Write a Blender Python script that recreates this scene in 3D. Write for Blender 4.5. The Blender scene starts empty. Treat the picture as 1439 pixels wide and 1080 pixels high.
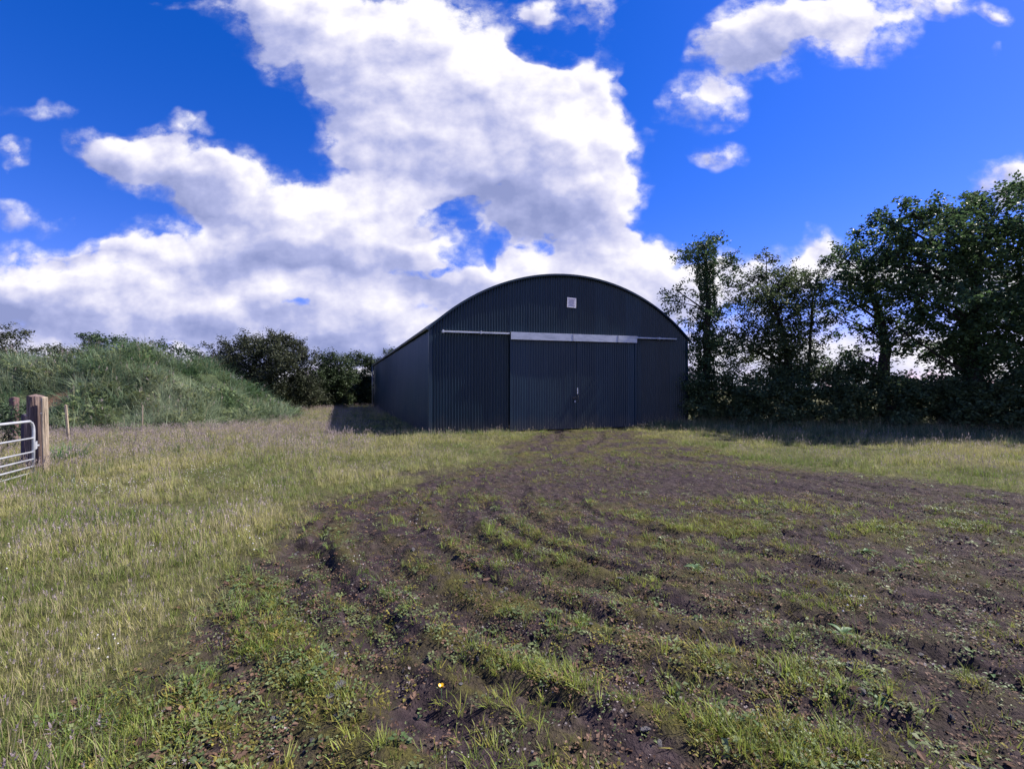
import bpy, bmesh, math, random
import numpy as np
from mathutils import Vector, Matrix

R = math.radians
random.seed(7)
rng = np.random.default_rng(11)
scene = bpy.context.scene
COL = scene.collection

# ------------------------------------------------------------------ camera, sky, sun, exposure
CAM_H, FPX, CX, HZ = 1.6, 645.0, 719.5, 547.0      # photograph is 1439 px wide
cam = bpy.data.objects.new("camera", bpy.data.cameras.new("camera"))
COL.objects.link(cam)
cam.location = (0, 0, CAM_H)
cam.rotation_euler = (R(90.62), 0, 0)
cam.data.sensor_width = 36
cam.data.lens = 36 * FPX / 1439
cam.data.clip_start = 0.05
cam.data.clip_end = 6000
scene.camera = cam

SUN_AZ, SUN_EL = 14.5, 48.0          # azimuth counted from +X towards +Y
SUN_DIR = Vector((math.cos(R(SUN_EL)) * math.cos(R(SUN_AZ)), math.cos(R(SUN_EL)) * math.sin(R(SUN_AZ)), math.sin(R(SUN_EL))))
sun = bpy.data.objects.new("sun", bpy.data.lights.new("sun", 'SUN'))
COL.objects.link(sun)
sun.data.energy = 4.9
sun.data.angle = R(0.5)
sun.data.color = (1.0, 0.93, 0.82)
sun.rotation_euler = SUN_DIR.to_track_quat('Z', 'Y').to_euler()

scene.view_settings.view_transform = 'Standard'
scene.view_settings.look = 'None'
scene.view_settings.gamma = 1
scene.view_settings.exposure = 1.02
scene.view_settings.use_curve_mapping = False
scene.render.engine = 'CYCLES'
scene.cycles.max_bounces = 6
scene.cycles.diffuse_bounces = 3
scene.cycles.glossy_bounces = 2
scene.cycles.transmission_bounces = 3
scene.cycles.transparent_max_bounces = 4


def P2(x, y):                        # picture point -> slope (right, up) of its direction
    return (x - CX) / FPX, (HZ - y) / FPX


# cloud masses: centre x, y, half width, half height, tilt, weight
CLOUDS = [
    (400, 20, 105, 60, 0, .9), (500, 60, 140, 80, 0, 1), (600, 60, 130, 90, 0, 1), (610, 150, 150, 90, 0, 1), (720, 130, 130, 80, 0, 1),
    (800, 120, 75, 60, 0, .9), (845, 100, 34, 48, 0, .8), (560, 220, 115, 80, 0, 1), (690, 230, 130, 100, 0, 1), (810, 220, 105, 90, 0, 1),
    (875, 195, 45, 48, 0, .8), (855, 280, 60, 62, 0, .9), (780, 310, 120, 70, 0, .9), (470, 110, 60, 60, 0, .5),
    (165, 200, 85, 34, -18, .9), (245, 185, 48, 34, 0, .8), (250, 245, 120, 46, -25, 1), (360, 280, 120, 60, -18, 1), (470, 300, 130, 70, 0, 1),
    (560, 330, 100, 70, 0, .9), (160, 350, 90, 26, 0, .8), (270, 345, 120, 46, 0, .9), (400, 375, 170, 66, 0, 1), (540, 400, 150, 60, 0, .9),
    (60, 400, 190, 40, 0, .9), (250, 430, 260, 52, 0, .9), (430, 450, 230, 55, 0, .9), (690, 400, 150, 60, 0, .8), (860, 360, 95, 50, 0, .9),
    (950, 385, 90, 55, 0, .9), (800, 410, 220, 50, 0, .9), (560, 480, 240, 36, 0, .6), (100, 470, 220, 28, 0, .35),
    (1060, 395, 160, 34, 0, .9), (1165, 355, 34, 30, 0, .9), (1260, 385, 120, 36, 0, .9), (1420, 255, 48, 34, 0, 1), (1400, 400, 110, 50, 0, .8),
    (1055, 32, 85, 46, 10, .9), (1140, 38, 100, 42, 15, 1), (1215, 0, 110, 40, 15, .9), (1240, 50, 60, 34, 30, .6), (1085, 85, 70, 26, -20, .5), (985, 135, 55, 36, 30, .7),
    (1010, 85, 45, 42, 0, .55), (998, 215, 34, 24, 0, .6), (1340, 8, 50, 26, 0, .9), (1425, 15, 34, 20, 0, .8), (765, 10, 46, 26, 0, .8), (845, 15, 34, 32, 0, .9),
    (25, 296, 70, 24, 0, .6), (45, 352, 65, 26, 0, .55), (5, 200, 26, 20, 0, .55), (60, 142, 60, 14, 0, .42), (1410, 72, 12, 12, 0, .4), (260, 6, 60, 14, 0, .35),
    (637, 300, 46, 30, 0, -.84), (632, 368, 40, 22, 20, -.75), (692, 352, 15, 24, -10, -.7), (750, 350, 18, 11, 0, -.55), (590, 440, 50, 14, 0, -.75), (405, 437, 50, 10, 0, -.75), (570, 390, 50, 13, 10, -.6),
    (772, 60, 50, 36, 0, -1.2), (395, 185, 70, 40, -20, -.6), (400, 140, 40, 50, 0, -.3), (120, 290, 110, 34, -10, -.5), (50, 480, 120, 10, 0, -.3), (540, 40, 14, 10, 0, -.25),
]
# grey bellies of the thick clouds: centre, half sizes, tilt, strength
BELLIES = [(770, 275, 130, 62, -10, .75), (650, 185, 110, 60, 20, .45), (480, 375, 190, 42, -8, .8), (350, 300, 130, 34, -15, .35), (250, 392, 170, 20, 0, .30), (140, 440, 300, 34, 0, .22),
           (420, 455, 180, 26, 0, .28), (560, 60, 90, 40, 0, .22), (600, 300, 70, 40, 0, .3), (700, 420, 120, 30, 0, .25), (1080, 52, 90, 26, 10, .3), (240, 235, 90, 26, -20, .25), (860, 330, 50, 40, 0, .25), (540, 490, 200, 24, 0, .3)]


def make_world():
    w = bpy.data.worlds.new("World")
    scene.world = w
    w.use_nodes = True
    nt = w.node_tree
    nt.nodes.clear()
    N, L = nt.nodes.new, nt.links.new

    def put(sock, v):
        if hasattr(v, 'is_linked') or isinstance(v, bpy.types.NodeSocket):
            L(v, sock)
        else:
            sock.default_value = v

    def math_(op, a, b=None, c=None, clamp=False):
        n = N('ShaderNodeMath'); n.operation = op; n.use_clamp = clamp
        put(n.inputs[0], a)
        if b is not None: put(n.inputs[1], b)
        if c is not None: put(n.inputs[2], c)
        return n.outputs[0]

    def vmath(op, a, b=None, s=None):
        n = N('ShaderNodeVectorMath'); n.operation = op
        put(n.inputs[0], a)
        if b is not None: put(n.inputs[1], b)
        if s is not None: put(n.inputs['Scale'], s)
        return n.outputs['Value'] if op in ('DOT_PRODUCT', 'LENGTH') else n.outputs['Vector']

    def noise(vec, scale, detail, rough, kind='Fac'):
        n = N('ShaderNodeTexNoise'); n.noise_dimensions = '3D'
        L(vec, n.inputs['Vector'])
        n.inputs['Scale'].default_value = scale; n.inputs['Detail'].default_value = detail; n.inputs['Roughness'].default_value = rough
        return n.outputs[kind]

    def ramp(v, a, b, lo=0.0, hi=1.0, smooth=True):
        n = N('ShaderNodeMapRange'); n.interpolation_type = 'SMOOTHSTEP' if smooth else 'LINEAR'
        put(n.inputs['Value'], v)
        for k, x in (('From Min', a), ('From Max', b), ('To Min', lo), ('To Max', hi)):
            put(n.inputs[k], x)
        return n.outputs['Result']

    def mixc(f, a, b):
        n = N('ShaderNodeMix'); n.data_type = 'RGBA'
        put(n.inputs[0], f); put(n.inputs[6], a); put(n.inputs[7], b)
        return n.outputs[2]

    tc = N('ShaderNodeTexCoord')
    sep = N('ShaderNodeSeparateXYZ'); L(tc.outputs['Generated'], sep.inputs[0])
    x, y, z = sep.outputs
    ay = math_('MAXIMUM', math_('ABSOLUTE', y), 0.12)
    u = math_('DIVIDE', x, ay); v = math_('DIVIDE', z, ay)
    comb = N('ShaderNodeCombineXYZ'); L(u, comb.inputs[0]); L(v, comb.inputs[1])
    p = comb.outputs[0]
    # billow the outline
    st = N('ShaderNodeMapping'); L(p, st.inputs[0]); st.inputs['Scale'].default_value = (1.0, 1.25, 1)
    q = st.outputs[0]
    w1 = vmath('SUBTRACT', noise(q, 5.0, 3.0, 0.55, 'Color'), (0.5, 0.5, 0.5))
    pw = vmath('ADD', p, vmath('MULTIPLY', w1, (0.24, 0.18, 0.0)))
    acc = None
    for belly, (bx, by, rx, ry, rot, wt) in [(False, c) for c in CLOUDS] + [(True, c) for c in BELLIES]:
        bu, bv = P2(bx, by)
        src = pw
        if acc is not None:          # keeps the masses evaluated one after another
            sq = N('ShaderNodeVectorMath'); sq.operation = 'MULTIPLY_ADD'
            L(acc, sq.inputs[0]); sq.inputs[1].default_value = (1e-9, 1e-9, 1e-9); L(pw, sq.inputs[2])
            src = sq.outputs[0]
        m = N('ShaderNodeMapping'); m.vector_type = 'TEXTURE'; L(src, m.inputs[0])
        m.inputs['Location'].default_value = (bu, bv, 0)
        m.inputs['Rotation'].default_value = (0, 0, R(rot))
        m.inputs['Scale'].default_value = (rx * 1.2 / FPX, ry * 1.2 / FPX, 1)
        d2 = vmath('DOT_PRODUCT', m.outputs[0], m.outputs[0])
        k = math_('SUBTRACT', 1.0, d2, clamp=True)
        cb = N('ShaderNodeCombineXYZ')
        if belly:
            cb.inputs[1].default_value = -1.0
        elif wt < 0:
            cb.inputs[2].default_value = -1.0
        else:
            cb.inputs[0].default_value = 1.0
            L(vmath('DOT_PRODUCT', m.outputs[0], (0.45, 0.55, 0)), cb.inputs[1])
        kw = math_('MULTIPLY', k, wt)
        vm = N('ShaderNodeVectorMath'); vm.operation = 'MULTIPLY_ADD'
        L(cb.outputs[0], vm.inputs[0]); L(kw, vm.inputs[1])
        put(vm.inputs[2], acc if acc is not None else (0, 0, 0))
        acc = vm.outputs[0]
    sp = N('ShaderNodeSeparateXYZ'); L(acc, sp.inputs[0])
    acc, lit, hole = sp.outputs
    f1 = noise(q, 7.5, 8.0, 0.66)
    g1 = noise(q, 8.0, 5.0, 0.55)
    g2 = noise(vmath('ADD', q, (0.020, 0.032, 0.0)), 8.0, 4.0, 0.55)
    big1 = noise(q, 3.2, 2.0, 0.5)

    def puff(vec):
        vn = N('ShaderNodeTexVoronoi'); vn.feature = 'F1'; vn.voronoi_dimensions = '2D'
        L(vec, vn.inputs['Vector']); vn.inputs['Scale'].default_value = 11.0
        vn.inputs['Detail'].default_value = 2.0; vn.inputs['Roughness'].default_value = 0.5; vn.inputs['Lacunarity'].default_value = 2.2
        return vn.outputs['Distance']
    v1 = puff(vmath('ADD', q, vmath('MULTIPLY', w1, (.10, .10, 0))))
    field = math_('MULTIPLY', math_('SUBTRACT', 1.0, hole, clamp=True), math_('MINIMUM', acc, 1.45))
    hz = ramp(v, 0.30, 0.04, 0.0, 0.9)
    field = math_('ADD', field, hz)
    field = math_('MULTIPLY_ADD', math_('SUBTRACT', f1, 0.5), 1.9, field)
    field = math_('MULTIPLY_ADD', math_('SUBTRACT', 0.5, v1), 0.40, field)
    mask = ramp(field, 0.34, 0.86)
    veil = math_('MULTIPLY', ramp(field, -0.10, 0.85, 0.0, 0.75), ramp(noise(q, 16.0, 4.0, .6), 0.36, 0.66, 0.15, 1.0))
    veil = math_('MULTIPLY', veil, ramp(acc, 0.02, 0.30))
    mask = math_('MAXIMUM', mask, veil)
    mask = math_('MULTIPLY', mask, ramp(z, -0.03, 0.0))
    mask = math_('MULTIPLY', mask, ramp(y, -0.25, 0.1, 0.6, 1.0))      # thinner cloud behind the camera
    # cloud light and shade: puffs lit from the sun's side, thick bellies greyer
    relief = math_('SUBTRACT', g1, g2)
    rel = math_('DIVIDE', lit, math_('MAXIMUM', acc, 0.6))
    sh = math_('MULTIPLY_ADD', relief, 1.15, 0.86)
    sh = math_('MULTIPLY_ADD', rel, 1.0, sh)
    sh = math_('MULTIPLY_ADD', math_('SUBTRACT', 0.42, v1), 0.10, sh)
    sh = math_('MULTIPLY_ADD', math_('SUBTRACT', big1, 0.5), -0.35, sh)
    sh = math_('ADD', sh, 0.0, clamp=True)
    cr = N('ShaderNodeValToRGB'); L(sh, cr.inputs[0])
    e = cr.color_ramp.elements
    e[0].position = 0.18; e[0].color = (0.155, 0.18, 0.33, 1)
    e[1].position = 0.98; e[1].color = (0.54, 0.53, 0.57, 1)
    k = e.new(0.48); k.color = (0.24, 0.26, 0.42, 1)
    k = e.new(0.74); k.color = (0.39, 0.39, 0.50, 1)
    # clear sky
    sky = N('ShaderNodeTexSky'); sky.sky_type = 'NISHITA'; sky.sun_disc = False
    sky.sun_elevation = R(SUN_EL); sky.sun_rotation = R(90 - SUN_AZ)
    sky.air_density = 1.0; sky.dust_density = 0.2; sky.ozone_density = 4.0; sky.altitude = 0
    hs = N('ShaderNodeHueSaturation'); hs.inputs['Saturation'].default_value = 1.38; hs.inputs['Value'].default_value = 1.0
    L(sky.outputs[0], hs.inputs['Color'])
    deep = N('ShaderNodeMix'); deep.data_type = 'RGBA'; deep.blend_type = 'MULTIPLY'; deep.inputs[0].default_value = 1
    L(hs.outputs[0], deep.inputs[6]); deep.inputs[7].default_value = (0.82, 0.545, 1.0, 1)
    b1 = N('ShaderNodeBackground'); L(deep.outputs[2], b1.inputs[0]); b1.inputs[1].default_value = 0.095
    b2 = N('ShaderNodeBackground'); L(cr.outputs[0], b2.inputs[0]); L(ramp(y, 0.15, -0.35, 0.93, 1.5), b2.inputs[1])      # unseen clouds behind the camera, brightened to lift the shade in front
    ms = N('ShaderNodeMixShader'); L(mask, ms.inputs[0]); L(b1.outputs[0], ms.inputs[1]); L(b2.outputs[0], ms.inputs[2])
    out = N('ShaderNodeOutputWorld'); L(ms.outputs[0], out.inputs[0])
    w.cycles.sampling_method = 'MANUAL'
    w.cycles.sample_map_resolution = 512


make_world()


# ------------------------------------------------------------------ helpers
def tag(o, label=None, cat=None, group=None, kind=None):
    if label: o['label'] = label
    if cat: o['category'] = cat
    if group: o['group'] = group
    if kind: o['kind'] = kind
    return o


def empty(name, loc=(0, 0, 0), rz=0.0):
    o = bpy.data.objects.new(name, None)
    COL.objects.link(o)
    o.location = loc
    o.rotation_euler = (0, 0, rz)
    o.empty_display_size = 0.3
    return o


def mesh_np(name, V, faces, smooth=False, link=True, parent=None, mats=(), fmat=None):
    """faces: list of index arrays, each (n,3) or (n,4)."""
    me = bpy.data.meshes.new(name)
    V = np.asarray(V, dtype=np.float32)
    fl = [np.asarray(f, dtype=np.int32) for f in faces if len(f)]
    me.vertices.add(len(V))
    me.vertices.foreach_set('co', V.ravel())
    loops = np.concatenate([f.ravel() for f in fl])
    sizes = np.concatenate([np.full(len(f), f.shape[1], dtype=np.int32) for f in fl])
    starts = np.concatenate([[0], np.cumsum(sizes)[:-1]]).astype(np.int32)
    me.loops.add(len(loops))
    me.loops.foreach_set('vertex_index', loops)
    me.polygons.add(len(sizes))
    me.polygons.foreach_set('loop_start', starts)
    for m in mats: me.materials.append(m)
    if fmat is not None: me.polygons.foreach_set('material_index', np.asarray(fmat, dtype=np.int32))
    me.polygons.foreach_set('use_smooth', np.full(len(sizes), smooth))
    me.update(calc_edges=True)
    me.validate()
    o = bpy.data.objects.new(name, me)
    if link: COL.objects.link(o)
    if parent is not None: o.parent = parent
    return o


class MB:
    """collects boxes, tubes and strips into one mesh"""
    def __init__(s): s.V, s.F = [], []

    def quadgrid(s, P):              # P (a,b,3)
        a, b = P.shape[:2]
        o = len(s.V)
        s.V += [tuple(q) for q in P.reshape(-1, 3)]
        for i in range(a - 1):
            for j in range(b - 1):
                s.F.append((o + i * b + j, o + i * b + j + 1, o + (i + 1) * b + j + 1, o + (i + 1) * b + j))

    def box(s, x0, x1, y0, y1, z0, z1, M=None):
        o = len(s.V)
        pts = [(x, y, z) for x in (x0, x1) for y in (y0, y1) for z in (z0, z1)]
        if M is not None: pts = [tuple(M @ Vector(q)) for q in pts]
        s.V += pts
        for f in ((0, 1, 3, 2), (4, 6, 7, 5), (0, 4, 5, 1), (2, 3, 7, 6), (0, 2, 6, 4), (1, 5, 7, 3)):
            s.F.append(tuple(o + k for k in f))

    def tube(s, pts, rad, n=8, cap=True):
        pts = [Vector(q) for q in pts]
        if not hasattr(rad, '__len__'): rad = [rad] * len(pts)
        o = len(s.V)
        prev = None
        for i, q in enumerate(pts):
            d = (pts[min(i + 1, len(pts) - 1)] - pts[max(i - 1, 0)]).normalized()
            if prev is None:
                a = d.orthogonal().normalized()
            else:
                a = (prev - d * prev.dot(d))
                a = a.normalized() if a.length > 1e-6 else d.orthogonal().normalized()
            prev = a
            b = d.cross(a)
            for k in range(n):
                t = 2 * math.pi * k / n
                s.V.append(tuple(q + (a * math.cos(t) + b * math.sin(t)) * rad[i]))
        for i in range(len(pts) - 1):
            for k in range(n):
                s.F.append((o + i * n + k, o + i * n + (k + 1) % n, o + (i + 1) * n + (k + 1) % n, o + (i + 1) * n + k))
        if cap:
            s.F.append(tuple(o + k for k in reversed(range(n))))
            e = o + (len(pts) - 1) * n
            s.F.append(tuple(e + k for k in range(n)))

    def build(s, name, mat, parent=None, smooth=False, bevel=0.0):
        me = bpy.data.meshes.new(name)
        me.from_pydata(s.V, [], s.F)
        me.materials.append(mat)
        me.polygons.foreach_set('use_smooth', [smooth] * len(me.polygons))
        bm = bmesh.new(); bm.from_mesh(me)
        bmesh.ops.recalc_face_normals(bm, faces=bm.faces)
        bm.to_mesh(me); bm.free()
        me.update()
        o = bpy.data.objects.new(name, me)
        COL.objects.link(o)
        if parent is not None: o.parent = parent
        if bevel:
            b = o.modifiers.new('bevel', 'BEVEL'); b.width = bevel; b.segments = 2; b.limit_method = 'ANGLE'
        return o


# numpy noise
def _hash(ix, iy, seed):
    h = (ix.astype(np.int64) * 374761393 + iy.astype(np.int64) * 668265263 + seed * 1442695041) & 0xFFFFFFFF
    h = ((h ^ (h >> 13)) * 1274126177) & 0xFFFFFFFF
    return ((h ^ (h >> 16)) & 0xFFFF) / 65535.0


def vnoise(x, y, seed=0):
    ix, iy = np.floor(x), np.floor(y)
    fx, fy = x - ix, y - iy
    fx = fx * fx * (3 - 2 * fx); fy = fy * fy * (3 - 2 * fy)
    a, b = _hash(ix, iy, seed), _hash(ix + 1, iy, seed)
    c, d = _hash(ix, iy + 1, seed), _hash(ix + 1, iy + 1, seed)
    return (a * (1 - fx) + b * fx) * (1 - fy) + (c * (1 - fx) + d * fx) * fy


def fbm(x, y, scale, octv=4, seed=0, rough=0.5):
    t, amp, tot = 0, 1.0, 0.0
    for i in range(octv):
        t = t + amp * vnoise(x * scale + 17.3 * i, y * scale - 9.1 * i, seed + i)
        tot += amp
        scale *= 2.03; amp *= rough
    return t / tot


def sstep(a, b, x):
    t = np.clip((x - a) / (b - a), 0, 1)
    return t * t * (3 - 2 * t)


def G(px, py):                       # picture point on level ground -> place
    Y = FPX * CAM_H / (py - HZ)
    return ((px - CX) / FPX * Y, Y)


def AT(px, py, Y):                   # picture point at distance Y -> place
    return Vector(((px - CX) / FPX * Y, Y, CAM_H + (HZ - py) / FPX * Y))


def pathdist(X, Y, pts):
    d = np.full(X.shape, 1e9)
    for (x0, y0), (x1, y1) in zip(pts[:-1], pts[1:]):
        dx, dy = x1 - x0, y1 - y0
        t = np.clip(((X - x0) * dx + (Y - y0) * dy) / (dx * dx + dy * dy + 1e-9), 0, 1)
        d = np.minimum(d, np.hypot(X - x0 - t * dx, Y - y0 - t * dy))
    return d


def inside(X, Y, poly):
    c = np.zeros(X.shape, bool)
    for (x0, y0), (x1, y1) in zip(poly, poly[1:] + poly[:1]):
        if y0 == y1: continue
        c ^= ((y0 > Y) != (y1 > Y)) & (X < (x1 - x0) * (Y - y0) / (y1 - y0) + x0)
    return c


# ------------------------------------------------------------------ materials
def new_mat(name):
    m = bpy.data.materials.new(name)
    m.use_nodes = True
    nt = m.node_tree
    b = nt.nodes['Principled BSDF']
    return m, nt, b


def nd(nt, t, **kw):
    n = nt.nodes.new(t)
    for k, v in kw.items(): setattr(n, k, v)
    return n


def noise_node(nt, scale, detail=6, rough=0.55, vec=None):
    n = nd(nt, 'ShaderNodeTexNoise')
    n.inputs['Scale'].default_value = scale; n.inputs['Detail'].default_value = detail; n.inputs['Roughness'].default_value = rough
    if vec is not None: nt.links.new(vec, n.inputs['Vector'])
    return n


def ramp_node(nt, fac, stops):
    r = nd(nt, 'ShaderNodeValToRGB')
    nt.links.new(fac, r.inputs[0])
    e = r.color_ramp.elements
    e[0].position, e[0].color = stops[0][0], (*stops[0][1], 1)
    e[1].position, e[1].color = stops[-1][0], (*stops[-1][1], 1)
    for pos, c in stops[1:-1]:
        k = e.new(pos); k.color = (*c, 1)
    return r.outputs[0]


def mix_node(nt, fac, a, b, blend='MIX'):
    n = nd(nt, 'ShaderNodeMix', data_type='RGBA', blend_type=blend)
    for s, v in ((n.inputs[0], fac), (n.inputs[6], a), (n.inputs[7], b)):
        if isinstance(v, bpy.types.NodeSocket): nt.links.new(v, s)
        elif isinstance(v, tuple): s.default_value = (*v, 1)
        else: s.default_value = v
    return n.outputs[2]


def bump_node(nt, h, dist, strength=1.0):
    b = nd(nt, 'ShaderNodeBump')
    nt.links.new(h, b.inputs['Height'])
    b.inputs['Distance'].default_value = dist; b.inputs['Strength'].default_value = strength
    return b.outputs[0]


def rough_mat(name, stops, scale=3.0, rough=0.8, bump=0.0, bscale=20, spec=0.3, metal=0.0, stretch=None, detail=6):
    m, nt, b = new_mat(name)
    tc = nd(nt, 'ShaderNodeTexCoord')
    vec = tc.outputs['Object']
    if stretch:
        mp = nd(nt, 'ShaderNodeMapping'); nt.links.new(vec, mp.inputs[0]); mp.inputs['Scale'].default_value = stretch
        vec = mp.outputs[0]
    n = noise_node(nt, scale, detail, 0.6, vec)
    nt.links.new(ramp_node(nt, n.outputs[0], stops), b.inputs['Base Color'])
    b.inputs['Roughness'].default_value = rough
    b.inputs['Specular IOR Level'].default_value = spec
    b.inputs['Metallic'].default_value = metal
    if bump:
        n2 = noise_node(nt, bscale, 5, 0.6, vec)
        nt.links.new(bump_node(nt, n2.outputs[0], bump), b.inputs['Normal'])
    return m


def plant_mat(name, a, b_, trans=0.35, rough=0.55, instanced=True, noise_scale=0.6, vary=0.5, spec=0.25):
    """leaf / blade: colour a..b, light passing through"""
    m, nt, b = new_mat(name)
    out = nt.nodes['Material Output']
    if instanced:
        at = nd(nt, 'ShaderNodeAttribute', attribute_type='INSTANCER', attribute_name='tint')
        fac = at.outputs['Fac']
        rnd = nd(nt, 'ShaderNodeObjectInfo').outputs['Random']
    else:
        tc = nd(nt, 'ShaderNodeTexCoord')
        n = noise_node(nt, noise_scale, 3, 0.5, tc.outputs['Object'])
        mr = nd(nt, 'ShaderNodeMapRange'); nt.links.new(n.outputs[0], mr.inputs[0])
        mr.inputs[1].default_value = 0.32; mr.inputs[2].default_value = 0.68
        fac = mr.outputs[0]
        rnd = nd(nt, 'ShaderNodeNewGeometry').outputs['Random Per Island']
    col = mix_node(nt, fac, a, b_)
    mr = nd(nt, 'ShaderNodeMapRange'); nt.links.new(rnd, mr.inputs[0])
    mr.inputs[3].default_value = 1 - vary; mr.inputs[4].default_value = 1 + vary
    hs = nd(nt, 'ShaderNodeHueSaturation'); nt.links.new(col, hs.inputs['Color']); nt.links.new(mr.outputs[0], hs.inputs['Value'])
    nt.links.new(hs.outputs[0], b.inputs['Base Color'])
    b.inputs['Roughness'].default_value = rough
    b.inputs['Specular IOR Level'].default_value = spec
    tr = nd(nt, 'ShaderNodeBsdfTranslucent'); nt.links.new(hs.outputs[0], tr.inputs[0])
    ms = nd(nt, 'ShaderNodeMixShader'); ms.inputs[0].default_value = trans
    nt.links.new(b.outputs[0], ms.inputs[1]); nt.links.new(tr.outputs[0], ms.inputs[2])
    nt.links.new(ms.outputs[0], out.inputs[0])
    return m


# ------------------------------------------------------------------ ground
BP0 = Vector((-2.94, 16.4, 0.0)); BANG = math.atan2(0.3557, 0.9346)
BW, BL, EAVE, CROWN = 11.53, 27.2, 3.81, 6.15
BX, BY = Vector((math.cos(BANG), math.sin(BANG), 0)), Vector((-math.sin(BANG), math.cos(BANG), 0))


def barn_local(X, Y):
    return (X - BP0.x) * BX.x + (Y - BP0.y) * BX.y, (X - BP0.x) * BY.x + (Y - BP0.y) * BY.y


MUD = [(1.2, 17.6), (0.4, 14.6), G(720, 634), G(640, 659), G(545, 680), G(450, 706), G(388, 742), G(352, 800), G(295, 865), G(235, 930), G(190, 1000), G(150, 1079),
       (-1.7, 0.5), (4, -3.0), (14, -2), (16, 6.0), G(1439, 690), G(1200, 666), G(1080, 650), G(1000, 632), G(940, 616), (4.4, 18.7)]
RC = (2.5, 6.5)


def rut_path(r, a0=150, a1=292, door=None):
    pts = []
    if door is not None:
        pts.append((2.5 + door, 18.0)); pts.append((2.1 + door * 0.9, 15.0)); pts.append((1.0 + door * .8 - (r - 3.3) * 0.25, 12.2))
    for a in np.linspace(a0, a1, 26):
        pts.append((RC[0] + r * math.cos(R(a)) * 1.02, RC[1] + r * math.sin(R(a))))
    ex = pts[-1]; pe = pts[-2]
    k = 4.0 / math.hypot(ex[0] - pe[0], ex[1] - pe[1])
    pts.append((ex[0] + (ex[0] - pe[0]) * k, ex[1] + (ex[1] - pe[1]) * k))
    return pts


RUTS = [(rut_path(1.55, 170, 300), .10, .6), (rut_path(2.4, 160, 295), .13, .9), (rut_path(3.3, 150, 290, 0.9), .15, 1.0), (rut_path(3.75, 165, 285), .09, .6),
        (rut_path(4.3, 150, 285, -0.7), .15, 1.0), (rut_path(5.0, 150, 262, -1.4), .11, .7), (rut_path(5.6, 185, 255), .11, .6),
        (rut_path(2.85, 185, 262), .08, .7), (rut_path(4.75, 168, 240), .08, .7), ([G(420, 770), G(520, 850), (-.75, 2.6), (.3, 1.5)], .13, .9), ([G(880, 655), G(1080, 680), G(1439, 745)], .16, .6), ([G(930, 640), G(1150, 672), G(1439, 712)], .14, .5),
        ([G(905, 742), G(1040, 772), G(1200, 800), G(1439, 850)], .12, .7), ([G(1000, 830), G(1200, 880), G(1439, 960)], .13, .7)]


def mud_mask(X, Y):
    d = pathdist(X, Y, MUD + MUD[:1])
    s = np.where(inside(X, Y, MUD), d, -d)
    s = s + (fbm(X, Y, 0.9, 4, 3) - 0.5) * (0.5 + 0.16 * np.clip(Y, 0, 14)) 
    return sstep(-0.35, 0.45, s)


def rut_fields(X, Y):
    h = np.zeros(X.shape); near = np.full(X.shape, 9.0)
    wob = (fbm(X, Y, 1.1, 4, 41) - .5) * 0.20
    for pts, w, amp in RUTS:
        d = np.abs(pathdist(X, Y, pts) + wob)
        mod = 0.35 + 1.1 * fbm(X, Y, 0.8, 2, int(w * 100) + len(pts))
        h += amp * mod * ((-0.046 + 0.009 * np.cos(d * 2 * np.pi / .085)) * np.exp(-(d / (.9 * w)) ** 4) + 0.020 * np.exp(-((d - 1.9 * w) / (0.8 * w)) ** 2))
        near = np.minimum(near, d / w)
    return h, near


def ground_h(X, Y, detail=True):
    X = np.asarray(X, float); Y = np.asarray(Y, float)
    far = np.hypot(X, Y)
    h = (fbm(X, Y, 0.16, 3, 5) - .5) * 0.16
    bx, by = barn_local(X, Y)
    dbarn = np.maximum(np.maximum(-bx, bx - BW), np.maximum(-by, by - BL))
    h = h * sstep(0.0, 3.0, dbarn) - 0.01
    if detail:
        loc = (Y > 0.2) & (Y < 20) & (X > -8) & (X < 18)
        if loc.any():
            x, y = X[loc], Y[loc]
            m = mud_mask(x, y)
            rh, _ = rut_fields(x, y)
            k = m * sstep(0.1, 0.8, dbarn[loc])
            lump = (fbm(x, y, 2.6, 3, 8) - .5) * 0.035 + (np.abs(fbm(x, y, 9.0, 4, 9, .6) - .5) - .1) * 0.085 + (fbm(x, y, 19.0, 2, 10) - .5) * 0.03
            h[loc] += k * (rh + lump) + (1 - m) * (fbm(x, y, 5.0, 2, 12) - .5) * 0.03
    return h


def mudgreen(x, y, patchy=True):
    """how much grows in the churned ground: more near the camera on the left, little in the wheel tracks and the bare middle right"""
    _, nr = rut_fields(x, y)
    track = 1 - np.exp(-(nr / 1.2) ** 4) * .74
    side = sstep(2.4, -1.4, x - .25 * (y - 2)) * sstep(7.0, 2.5, y)
    centre = np.exp(-(((x - 2.0) / 1.6) ** 2 + ((y - 5.3) / .8) ** 2))
    strip = np.exp(-(((y - (5.3 - .12 * (x - 5))) / .25) ** 2)) * sstep(3.6, 4.4, x)
    far = .35 * sstep(8, 12, y)
    bare_ = np.maximum(np.exp(-(((x - 3.6) / 3.6) ** 2 + ((y - 7.9) / 1.35) ** 2)), .8 * np.exp(-(((x - 3.6) / 1.2) ** 2 + ((y - 2.2) / .9) ** 2)))
    g_ = (.34 + .75 * side + .55 * centre + .95 * strip + far + .45 * sstep(2.9, 2.1, y) * sstep(2.6, 1.6, x)) * (1 - .85 * bare_)
    if patchy: g_ = g_ * (.10 + .9 * sstep(.43, .60, fbm(x, y, 1.9, 5, 81, .6)))
    return g_ * track


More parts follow.
